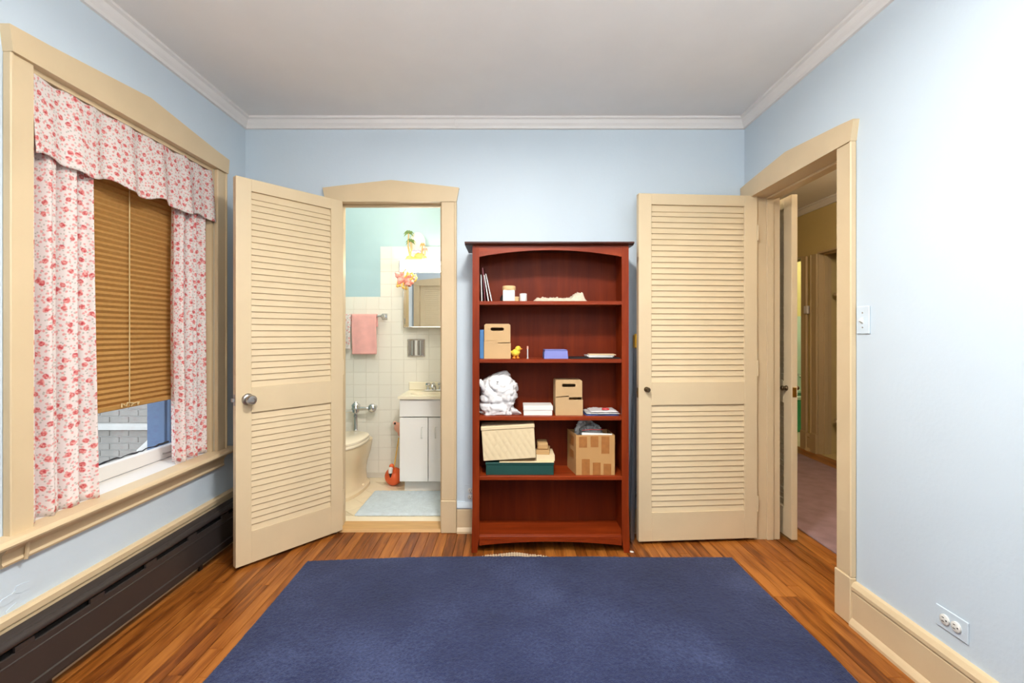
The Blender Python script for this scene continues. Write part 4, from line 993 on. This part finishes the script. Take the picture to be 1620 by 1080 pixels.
# ---------------------------------------------------------------- step ladder behind the right door
la = thing('step_ladder', 'folded aluminium step ladder with yellow cap standing behind the folded-back door', 'ladder', (.93, 2.80, 0))
lx0, lx1 = .742, 1.16
for dx, nm in ((0, 'rail'), (lx1-lx0-.022, 'rail')):
    for yy in (2.765, 2.80):
        s_ = .012 if dx == 0 else -.012
        b = prism(BM(), [(lx0+dx-(s_ if yy > 2.78 else s_), 0.0), (lx0+dx+.022-s_, 0.0), (lx0+dx+.022+s_*2, 1.16), (lx0+dx+s_*2, 1.16)], 'y', yy, yy+.025); part(nm, b, 'ladder', la)
for zz_ in (.28, .55, .82): rbox('tread', lx0+.024, lx1-.024, 2.766, 2.788, zz_, zz_+.06, 'ladder', la, .003)
part('spreader', tube(BM(), [(lx0+.012, 2.79, .22), (lx0+.05, 2.795, .30), (lx0+.045, 2.795, .42)], .004, 6), 'ladder', la)
rbox('cap', lx0+.016, lx1-.016, 2.758, 2.83, 1.13, 1.222, 'laddercap', la, .012)

# ---------------------------------------------------------------- outlets and switch
def duplex(parent, cpos, axis_u, nrm, up, vertical=True):
    for s_ in (-1, 1):
        c_ = Vector(cpos)+(Vector(up) if vertical else Vector(axis_u))*.0195*s_
        mt = Matrix.Translation(c_) @ Vector((0, 0, 1)).rotation_difference(Vector(nrm)).to_matrix().to_4x4()
        f = part('receptacle', lathe(BM(), [(.0165, .0), (.0165, .0065), (.015, .0075), (0, .0075)], 20, mt), 'outletface', parent, 40)
        b = BM(); U = Vector(axis_u) if vertical else Vector(up); W_ = Vector(up) if vertical else -Vector(axis_u)
        for du, dw, hw, hh in ((-.0062, .003, .0012, .0042), (.0062, .003, .0012, .0036), (0, -.0085, .0022, .0022)):
            m_ = c_+U*du+W_*dw+Vector(nrm)*.0072
            vv = [m_+U*a_*hw+W_*e_*hh+Vector(nrm)*n_ for n_ in (0, .0009) for a_, e_ in ((-1, -1), (1, -1), (1, 1), (-1, 1))]
            V = [b.verts.new(v) for v in vv]
            for fidx in ((0, 1, 2, 3), (4, 5, 6, 7), (0, 1, 5, 4), (1, 2, 6, 5), (2, 3, 7, 6), (3, 0, 4, 7)): b.faces.new([V[k] for k in fidx])
        part('slots', b, 'black', f)
oy = YB; ox = (744.5-VX)*YB/F; oz = CH-(780-VY)*YB/F
t = thing('wall_outlet', 'blue painted upright outlet beside the bookcase foot', 'outlet', (ox, oy, oz), group=None)
rbox('cover_plate', ox-.035, ox+.035, oy-.005, oy, oz-.057, oz+.057, 'wall', t, .002); duplex(t, (ox, oy-.0035, oz), (1, 0, 0), (0, -1, 0), (0, 0, 1))
yo, zo = 1.532, .272
t = thing('wall_outlet', 'blue painted sideways outlet low on the light switch wall', 'outlet', (XR, yo, zo))
rbox('cover_plate', XR-.005, XR, yo-.056, yo+.056, zo-.035, zo+.035, 'wall', t, .002); duplex(t, (XR-.0035, yo, zo), (0, -1, 0), (-1, 0, 0), (0, 0, 1), False)
ys, zs = 1.913, 1.279
t = thing('light_switch', 'white toggle light switch beside the hall doorway', 'light switch', (XR, ys, zs))
rbox('cover_plate', XR-.006, XR, ys-.035, ys+.035, zs-.057, zs+.057, 'blueplate', t, .0025)
part('toggle', prism(BM(), [(XR-.005, zs-.012), (XR-.007, zs-.013), (XR-.019, zs-.004), (XR-.017, zs+.003), (XR-.005, zs+.012)], 'y', ys-.005, ys+.005), 'outletface', t)
for dz in (-.03, .03): part('screw', lathe(BM(), [(.0035, 0), (.003, .0012), (0, .0012)], 10, Matrix.Translation((XR-.006, ys, zs+dz)) @ Matrix.Rotation(-PI/2, 4, 'Y')), 'nickel', t)

# ---------------------------------------------------------------- bathroom things
# vanity
VX0, VX1, VYF, VYB = -.812, -.388, 3.52, YBB-.008
v = thing('vanity_cabinet', 'white two door vanity cabinet under the cream sink top', 'cabinet', ((VX0+VX1)/2, 3.7, ZBF))
rbox('side_panel', VX0, VX0+.016, VYF+.02, VYB, .105, .728, 'white', v, .001); rbox('side_panel', VX1-.016, VX1, VYF+.02, VYB, .105, .728, 'white', v, .001)
rbox('bottom_panel', VX0+.016, VX1-.016, VYF+.02, VYB, .105, .12, 'white', v, 0); rbox('back_panel', VX0+.016, VX1-.016, VYB-.008, VYB, .12, .728, 'white', v, 0)
rbox('toe_kick', VX0+.018, VX1-.01, VYF+.08, VYB, ZBF, .105, 'white', v, 0)
rbox('false_drawer', VX0-.004, VX1+.004, VYF, VYF+.0195, .594, .726, 'white', v, .002)
for i in range(2):
    xa = VX0-.004+i*.2175; d = rbox('door', xa, xa+.2125, VYF, VYF+.0195, .105, .587, 'white', v, .002)
    hx = xa+.169 if i == 0 else xa+.054
    part('handle', tube(BM(), [(hx, VYF, .515), (hx, VYF-.02, .513), (hx, VYF-.022, .505), (hx, VYF-.022, .445), (hx, VYF-.02, .437), (hx, VYF, .435)], .004, 8), 'outletface', d, 50)
sk_ = thing('sink', 'cream moulded sink top with backsplash on the vanity', 'sink', (-.6, 3.7, .729))
b = BM(); cx, cy = -.60, 3.68
# slab with an oval basin
nseg = 32; rim = [(cx+.165*math.cos(2*PI*k/nseg), cy+.12*math.sin(2*PI*k/nseg)) for k in range(nseg)]
x0, x1, y0, y1, zt = VX0-.013, VX1+.013, VYF-.022, VYB, .750
def sq(k):
    a_ = 2*PI*k/nseg; c_, s_ = math.cos(a_), math.sin(a_); m_ = max(abs(c_), abs(s_)); return ((x0+x1)/2+c_/m_*(x1-x0)/2, (y0+y1)/2+s_/m_*(y1-y0)/2)
rings = [[b.verts.new((*sq(k), .7295)) for k in range(nseg)], [b.verts.new((*sq(k), zt)) for k in range(nseg)], [b.verts.new((*rim[k], zt)) for k in range(nseg)]]
for f_, dz in ((.92, .02), (.75, .07), (.45, .105), (.12, .115)): rings.append([b.verts.new((cx+(p[0]-cx)*f_, cy+(p[1]-cy)*f_, zt-dz)) for p in rim])
for A_, B_ in zip(rings, rings[1:]):
    for k in range(nseg): b.faces.new((A_[k], A_[(k+1) % nseg], B_[(k+1) % nseg], B_[k]))
b.faces.new(rings[-1])
part('basin_slab', b, 'counter', sk_, 40)
rbox('backsplash', x0+.0, x1, VYB-.02, VYB, zt+.0005, zt+.068, 'counter', sk_, .004)
fa = thing('faucet', 'chrome two handle faucet at the back of the sink', 'faucet', (-.605, 3.84, zt))
rbox('base_plate', -.685, -.525, 3.815, 3.865, zt+.0005, zt+.012, 'chrome', fa, .004)
for hx in (-.655, -.555):
    hd = part('handle', lathe(BM(), [(.012, .012), (.010, .03), (.008, .04), (0, .04)], 14, Matrix.Translation((hx, 3.84, zt))), 'chrome', fa, 40)
    part('lever', lathe(BM(), [(.019, .0), (.023, .01), (.021, .024), (.012, .03), (0, .03)], 8, Matrix.Translation((hx, 3.84, zt+.04))), 'chrome', hd, 20)
part('spout', tube(BM(), [(-.605, 3.845, zt+.01), (-.605, 3.84, zt+.045), (-.605, 3.80, zt+.06), (-.605, 3.745, zt+.05), (-.605, 3.74, zt+.036)], .013, 12, radii=[.018, .016, .014, .012, .011]), 'chrome', fa, 50)
# medicine cabinet, light bar
mc = thing('medicine_cabinet', 'chrome framed mirrored medicine cabinet on the tiled wall', 'cabinet', (-.63, 3.87, 1.272))
mx0, mx1, mz0, mz1, my = -.857, -.40, 1.272, 1.726, 3.82
rbox('body', mx0+.004, mx1-.004, my+.006, YBB-.0065, mz0+.004, mz1, 'white', mc, 0)
rbox('mirror', mx0+.006, mx1-.006, my, my+.005, mz0+.006, mz1-.002, 'mirror', mc, 0)
rbox('frame_stile', mx0, mx0+.006, my-.002, my+.007, mz0, mz1, 'chrome', mc, .001); rbox('frame_stile', mx1-.006, mx1, my-.002, my+.007, mz0, mz1, 'chrome', mc, .001)
rbox('frame_rail', mx0+.006, mx1-.006, my-.002, my+.007, mz0, mz0+.006, 'chrome', mc, .001)
b = tube(BM(), [(mx0+.014, my-.001, mz0+.028), (mx0+.014, my-.008, mz0+.03), (mx0+.014, my-.008, mz0+.072), (mx0+.014, my-.001, mz0+.074)], .003, 6); part('pull', b, 'chrome', mc)
lb = thing('light_bar', 'glowing white fluorescent light bar above the mirror', 'lamp', (-.63, 3.86, mz1))
part('diffuser', box(BM(), -.876, -.385, 3.79, 3.87, mz1+.004, mz1+.088, .008, 2), 'tube', lb)
rbox('end_cap', -.886, -.8765, 3.788, 3.90, mz1+.002, mz1+.09, 'chrome', lb, .002); rbox('end_cap', -.3845, -.375, 3.788, 3.90, mz1+.002, mz1+.09, 'chrome', lb, .002)
rbox('housing', -.876, -.385, 3.871, YBB-.0065, mz1+.001, mz1+.089, 'chrome', lb, 0)
# palm island ornament on the light bar
zb = mz1+.0905; yc = 3.845
def bp_(px, py, y=3.845): return P(px, py, y)
isl = thing('palm_island_ornament', 'palm island ornament with cream moon standing on the light bar', 'ornament', (bp_(658, 412).x, yc, zb))
b = BM(); ell(b, (bp_(656, 0).x, yc, zb+.018), (.082, .026, .020)); ell(b, (bp_(664, 0).x, yc+.004, zb+.045), (.045, .02, .03)); ell(b, (bp_(648, 0).x, yc, zb+.03), (.03, .02, .02)); ell(b, (bp_(672, 0).x, yc, zb+.03), (.02, .018, .018))
o = part('sand_island', b, 'yellowgold', isl, 'all'); modif(o, 'REMESH', mode='VOXEL', voxel_size=.005, use_smooth_shade=True)
part('moon', ell(BM(), (bp_(660, 0).x, yc+.014, zb+.16), (.064, .012, .085), None, 24, 14), 'moon', isl, 'all')
b = BM(); 
for i in range(5): ell(b, (bp_(652+i*3.2, 0).x, yc-.004, zb+.078+.006*(i % 2)), (.013, .012, .013))
part('flower_garland', b, 'violet', isl, 'all')
def palm(px_top, py_top, px_base, s_, m_='leafgreen'):
    tp = bp_(px_top, py_top); bs = Vector((bp_(px_base, 0).x, yc-.012, zb+.02)); tp.y = yc-.014
    mid = (tp+bs)/2+Vector((-.012*s_/abs(s_), 0, 0))
    tr = part('palm_trunk', tube(BM(), [bs, mid, tp], .006, 8, radii=[.008, .0065, .005]), 'trunk', isl, 50)
    b = BM()
    for k in range(7):
        a_ = -.35+k*(PI+.7)/6; L_ = abs(s_)*(.042+.008*(k % 2)); 
        d_ = Vector((math.cos(a_), -.35*math.sin(k*2.1), math.sin(a_)*.8)); e_ = tp+d_*L_*.6+Vector((0, 0, .006)); f_ = tp+d_*L_+Vector((0, 0, -.016))
        nn = Vector((-d_.z, 0, d_.x)).normalized()*.0085
        for yy in (-.0012, .0012):
            off = Vector((0, yy, 0)); V = [b.verts.new(p_+off) for p_ in (tp, e_+nn, f_, e_-nn)]; b.faces.new(V)
            if yy < 0: V0 = V
        for q_ in range(4): b.faces.new((V0[q_], V0[(q_+1) % 4], V[(q_+1) % 4], V[q_]))
    part('palm_fronds', b, m_, tr)
palm(647, 370, 650, 1); palm(650, 383, 648, -.95)
palm(669, 388, 671, .55, 'trunk'); palm(673, 396, 668, -.6, 'coral')
# pink bird ornament hanging at the cabinet corner
po = thing('pink_bird_ornament', 'coral pink feathered bird ornament hanging at the mirror corner', 'ornament', (bp_(639, 440).x, 3.79, bp_(639, 457).z))
yo_ = 3.772
b = BM(); rs = random.Random(6)
for px, py, r_ in ((630, 436, .026), (634, 443, .03), (640, 440, .032), (646, 444, .028), (649, 437, .02), (637, 432, .02), (627, 432, .014), (644, 449, .018), (632, 447, .018)):
    c_ = bp_(px, py, yo_); ell(b, c_, (r_, .014+.3*r_*rs.random(), r_*.85), None, 12, 8)
o = part('feathered_body', b, 'coral', po, 'all'); modif(o, 'REMESH', mode='VOXEL', voxel_size=.004, use_smooth_shade=True)
for arc in (((638, 431), (642, 426), (645, 430), (643, 436), (640, 439)), ((648, 434), (652, 431), (654, 436), (651, 442), (648, 441))):
    part('curved_neck', tube(BM(), [bp_(px, py, yo_-.022) for px, py in arc], .008, 8, radii=[.006, .008, .008, .007, .006]), 'yellowgold', po, 50)
for px, py in ((629, 451), (633, 450), (638, 453)):
    b = BM(); tube(b, [bp_(px, py-6, yo_), bp_(px, py, yo_-.004)], .006, 8); ell(b, bp_(px, py+1.5, yo_-.006), (.012, .012, .012), None, 10, 8); part('foot', b, 'yellowgold', po, 'all')
# towel bar and towels
tz, ty = 1.366, 3.855
tbx = thing('towel_bar', 'chrome towel bar on the bathroom back wall', 'towel bar', (-1.2, ty, tz))
part('bar', tube(BM(), [(-1.56, ty, tz), (-1.03, ty, tz)], .0085, 10), 'chrome', tbx, 50)
for x_ in (-1.57, -1.032):
    rbox('bracket', x_-.014, x_+.014, ty-.014, YBB-.0065, tz-.014, tz+.014, 'chrome', tbx, .004)
    rbox('bracket_plate', x_-.022, x_+.022, YBB-.013, YBB-.0066, tz-.024, tz+.024, 'chrome', tbx, .002)
def towel(label, x0, x1, zbot, m_, seed, back=.10, **k):
    L1, L2 = tz+.012-zbot, back; tot = L1+L2+.04
    def fn(u, v_):
        s_ = v_*tot; x = x0+(x1-x0)*u; wv = .004*math.sin(u*9+seed)*min(1, abs(s_-L1)/.1)
        if s_ < L1: y, z_ = ty-.015+wv-.004*(1-s_/L1), zbot+s_
        elif s_ < L1+.04: a_ = PI*(s_-L1)/.04; y, z_ = ty-.013*math.cos(a_)-.0, tz+.012+.0*a_+.004*math.sin(a_)
        else: y, z_ = ty+.014, tz+.012-(s_-L1-.04)
        return (x+.003*math.sin(v_*7+seed), y, z_)
    return cloth('hand_towel', label, 'towel', fn, 24, 50, x1-x0, tot, m_, None, .005)
towel('pink terry towel folded over the chrome towel bar', bp_(557.5, 0, ty).x, bp_(596.5, 0, ty).x, CH-(560-VY)*ty/F, 'pinktowel', 1)
towel('white speckled towel hanging left of the pink towel', bp_(536, 0, ty).x, bp_(555.5, 0, ty).x, CH-(552-VY)*ty/F, 'floralwhite', 3)
# recessed chrome holder
hc = P(659, 550, YBB); rh = thing('recessed_holder', 'chrome recessed toothbrush and soap holder under the mirror', 'holder', (hc.x, YBB-.007, hc.z-.07))
hw = .074
for nm, a_, c_, d_, e_ in (('frame_side', -hw, -hw+.012, -hw, hw), ('frame_side', hw-.012, hw, -hw, hw), ('frame_rail', -hw+.012, hw-.012, -hw, -hw+.012), ('frame_rail', -hw+.012, hw-.012, hw-.012, hw)):
    rbox(nm, hc.x+a_, hc.x+c_, YBB-.018, YBB-.0066, hc.z+d_, hc.z+e_, 'chrome', rh, .003)
rbox('recess_back', hc.x-hw+.012, hc.x+hw-.012, YBB-.0075, YBB-.0066, hc.z-hw+.012, hc.z+hw-.012, 'nickel', rh, 0)
for dx in (-.034, .0, .036): part('post', tube(BM(), [(hc.x+dx, YBB-.016, hc.z-hw+.012), (hc.x+dx, YBB-.016, hc.z+hw-.012)], .009 if dx else .012, 10), 'chrome' if dx else 'whitebox', rh, 50)
# toilet
tx = -1.237
tl = thing('toilet', 'bone coloured toilet with closed lid and no tank', 'toilet', (tx, 3.5, ZBF))
def oval_loft(secs, n=28):
    """secs: (z, x half width, y front, y back, squareness of the back)"""
    b = BM(); rings = []
    for z_, hw_, yf_, yb_ in secs:
        ring = []; yc_ = yb_-(yb_-yf_)*.42
        for k in range(n):
            a_ = 2*PI*k/n; c_, s_ = math.cos(a_), math.sin(a_)
            if s_ < 0: y = yc_+s_*(yc_-yf_); x = hw_*c_
            else:
                y = yc_+(abs(s_)**.6)*(yb_-yc_); x = hw_*(1 if c_ > 0 else -1)*abs(c_)**.7
            ring.append(b.verts.new((tx+x, y, z_)))
        rings.append(ring)
    for A_, B_ in zip(rings, rings[1:]):
        for k in range(n): b.faces.new((A_[k], A_[(k+1) % n], B_[(k+1) % n], B_[k]))
    b.faces.new(rings[0][::-1]); b.faces.new(rings[-1]); return b
Z = ZBF
part('bowl', oval_loft([(Z, .135, 3.30, 3.86), (Z+.025, .135, 3.30, 3.86), (Z+.04, .112, 3.34, 3.84), (Z+.13, .108, 3.36, 3.83), (Z+.20, .122, 3.32, 3.83), (Z+.28, .150, 3.26, 3.83), (Z+.34, .164, 3.235, 3.83), (Z+.375, .168, 3.23, 3.83)]), 'porcelain', tl, 55)
part('rim_band', oval_loft([(Z+.3755, .166, 3.23, 3.80), (Z+.385, .168, 3.228, 3.80)]), 'porcelain', tl, 55)
part('seat', oval_loft([(Z+.3865, .168, 3.225, 3.72), (Z+.392, .172, 3.22, 3.72), (Z+.404, .172, 3.22, 3.72), (Z+.408, .168, 3.225, 3.72)]), 'seat', tl, 55)
part('lid', oval_loft([(Z+.410, .168, 3.225, 3.72), (Z+.416, .171, 3.222, 3.72), (Z+.428, .169, 3.226, 3.72), (Z+.434, .155, 3.25, 3.71)]), 'seat', tl, 55)
for dx in (-.1, .1): part('bolt_cap', ell(BM(), (tx+dx*1.18, 3.62, Z+.035), (.012, .012, .012), None, 10, 6), 'porcelain', tl, 'all')
fv = thing('flush_valve', 'chrome flush valve rising behind the toilet', 'valve', (tx, 3.80, .43))
q_ = lambda px, py: P(px, py, 3.80)
c_ = q_(563, 645); vz = c_.z
part('valve_body', lathe(BM(), [(.016, -.045), (.028, -.035), (.030, -.012), (.034, -.008), (.034, 0), (.030, .012), (.036, .016), (.036, .022), (.028, .034), (.013, .046), (.010, .05), (0, .05)], 24, Matrix.Translation((c_.x, 3.80, vz))), 'chrome', fv, 35)
part('down_pipe', lathe(BM(), [(.016, .437), (.013, .445), (.013, .54), (.017, .543), (.017, .56), (.013, .563), (.013, vz-.04)], 16, Matrix.Translation((c_.x, 3.80, 0))), 'chrome', fv, 35)
part('supply_arm', tube(BM(), [(c_.x, 3.80, vz-.006), (c_.x+.07, 3.80, vz-.006), (c_.x+.11, 3.80, vz-.006), (c_.x+.13, 3.83, vz-.006), (c_.x+.13, YBB-.0066, vz-.006)], .015, 12), 'chrome', fv, 50)
part('stop_cap', lathe(BM(), [(.02, 0), (.026, .008), (.034, .018), (.036, .035), (.030, .05), (.018, .058), (0, .06)], 20, Matrix.Translation((c_.x+.135, 3.845, vz+.0)) @ Matrix.Rotation(PI/2, 4, 'X') @ Matrix.Translation((0, 0, .02))), 'chrome', fv, 40)
part('flush_lever', tube(BM(), [(c_.x, 3.80, vz-.022), (c_.x-.05, 3.785, vz-.026), (c_.x-.11, 3.77, vz-.034)], .006, 8), 'chrome', fv, 50)
# bird shaped brush holder
bc_ = P(623, 768, 3.72); bx_, by_ = bc_.x, 3.72
th_ = thing('toilet_brush', 'orange ceramic bird toilet brush holder with pink topped brush beside the vanity', 'toilet brush', (bx_, by_, ZBF))
b = BM(); ell(b, (bx_, by_, ZBF+.072), (.072, .068, .072), None, 24, 16); ell(b, (bx_-.004, by_-.045, ZBF+.13), (.020, .022, .05)); ell(b, (bx_-.004, by_-.052, ZBF+.166), (.021, .024, .022))
o = part('bird_holder', b, 'orange', th_, 'all'); modif(o, 'REMESH', mode='VOXEL', voxel_size=.006, use_smooth_shade=True); modif(o, 'SMOOTH', iterations=4)
part('bill', tube(BM(), [(bx_-.004, by_-.078, ZBF+.16), (bx_-.004, by_-.092, ZBF+.145), (bx_-.004, by_-.092, ZBF+.125)], .014, 10, radii=[.016, .017, .015]), 'whitebox', th_, 50, label='white bill')
part('bill_tip', tube(BM(), [(bx_-.004, by_-.092, ZBF+.126), (bx_-.004, by_-.09, ZBF+.09)], .012, 10, radii=[.014, .004]), 'black', th_, 50, label='black bill tip')
tp = P(631, 692, 3.74)
part('brush_handle', tube(BM(), [(bx_, by_, ZBF+.13), (tp.x, 3.74, tp.z)], .005, 8), 'yellowgold', th_, 50)
pc = P(633, 676, 3.74)
b = BM(); ell(b, (pc.x, 3.74, pc.z), (.050, .035, .042)); ell(b, (pc.x-.03, 3.735, pc.z+.03), (.030, .02, .016), Matrix.Rotation(.5, 4, 'Y')); ell(b, (pc.x+.008, 3.74, pc.z-.045), (.028, .026, .036))
o = part('bird_head_grip', b, 'pinkplastic', th_, 'all'); modif(o, 'REMESH', mode='VOXEL', voxel_size=.005, use_smooth_shade=True)
part('grip_eye', ell(BM(), (pc.x-.035, 3.712, pc.z+.038), (.008, .006, .010), None, 10, 6), 'black', th_, 'all')
pile('bath_mat', 'pale blue shaggy bath mat on the bathroom floor', 'bath mat', -1.015, -.39, 3.09, 3.555, ZBF, .016, 110, 90, 'mat', None, .003, 5, .004)

# ---------------------------------------------------------------- hall things
pile('hall_runner', 'mauve carpet runner along the hall floor', 'carpet', 1.82, 2.96, .5, 6.1, 0, .012, 60, 240, 'carpet', None, .0012, 8, .001)
yt, zt_ = 4.855-.0, 1.47; yt = F*XH2/(1278.5-VX)
t = thing('thermostat', 'small grey wall box between the two hall doorways', 'thermostat', (XH2, yt, zt_-.045))
rbox('case', XH2-.03, XH2, yt-.032, yt+.032, zt_-.042, zt_+.042, 'crown', t, .006); rbox('dial', XH2-.034, XH2-.03, yt-.02, yt+.02, zt_-.02, zt_+.02, 'crown', t, .002)
tu = thing('bathtub', 'jade green bathtub in the yellow walled bathroom across the hall', 'bathtub', (4.0, 6.1, 0))
rbox('apron', 3.30, 4.95, 5.76, 5.80, .004, .40, 'tubgreen', tu, .01)
b = BM(); box(b, 3.30, 4.95, 5.745, 5.83, .40, .445, .012, 2); box(b, 3.30, 4.95, 6.36, 6.43, .40, .445, .012, 2); box(b, 3.30, 3.38, 5.83, 6.36, .40, .445); box(b, 4.87, 4.95, 5.83, 6.36, .40, .445); part('rim', b, 'mint', tu)
rbox('basin', 3.32, 4.93, 5.805, 6.42, .004, .12, 'tubgreen', tu, 0)
part('tap', tube(BM(), [(3.98, 6.435, .66), (3.98, 6.36, .66), (3.98, 6.33, .63)], .016, 10), 'chrome', tu, 50)
cl = thing('shelf_closet', 'plain wooden shelf inside the dark hall closet', 'shelf', (3.6, 4.3, .3))
rbox('board', XH2+.14, 3.89, 3.9, 4.70, .33, .36, 'halltrim', cl, .002)
rbox('board', XH2+.14, 3.89, 3.9, 4.70, 1.60, 1.63, 'halltrim', cl, .002)
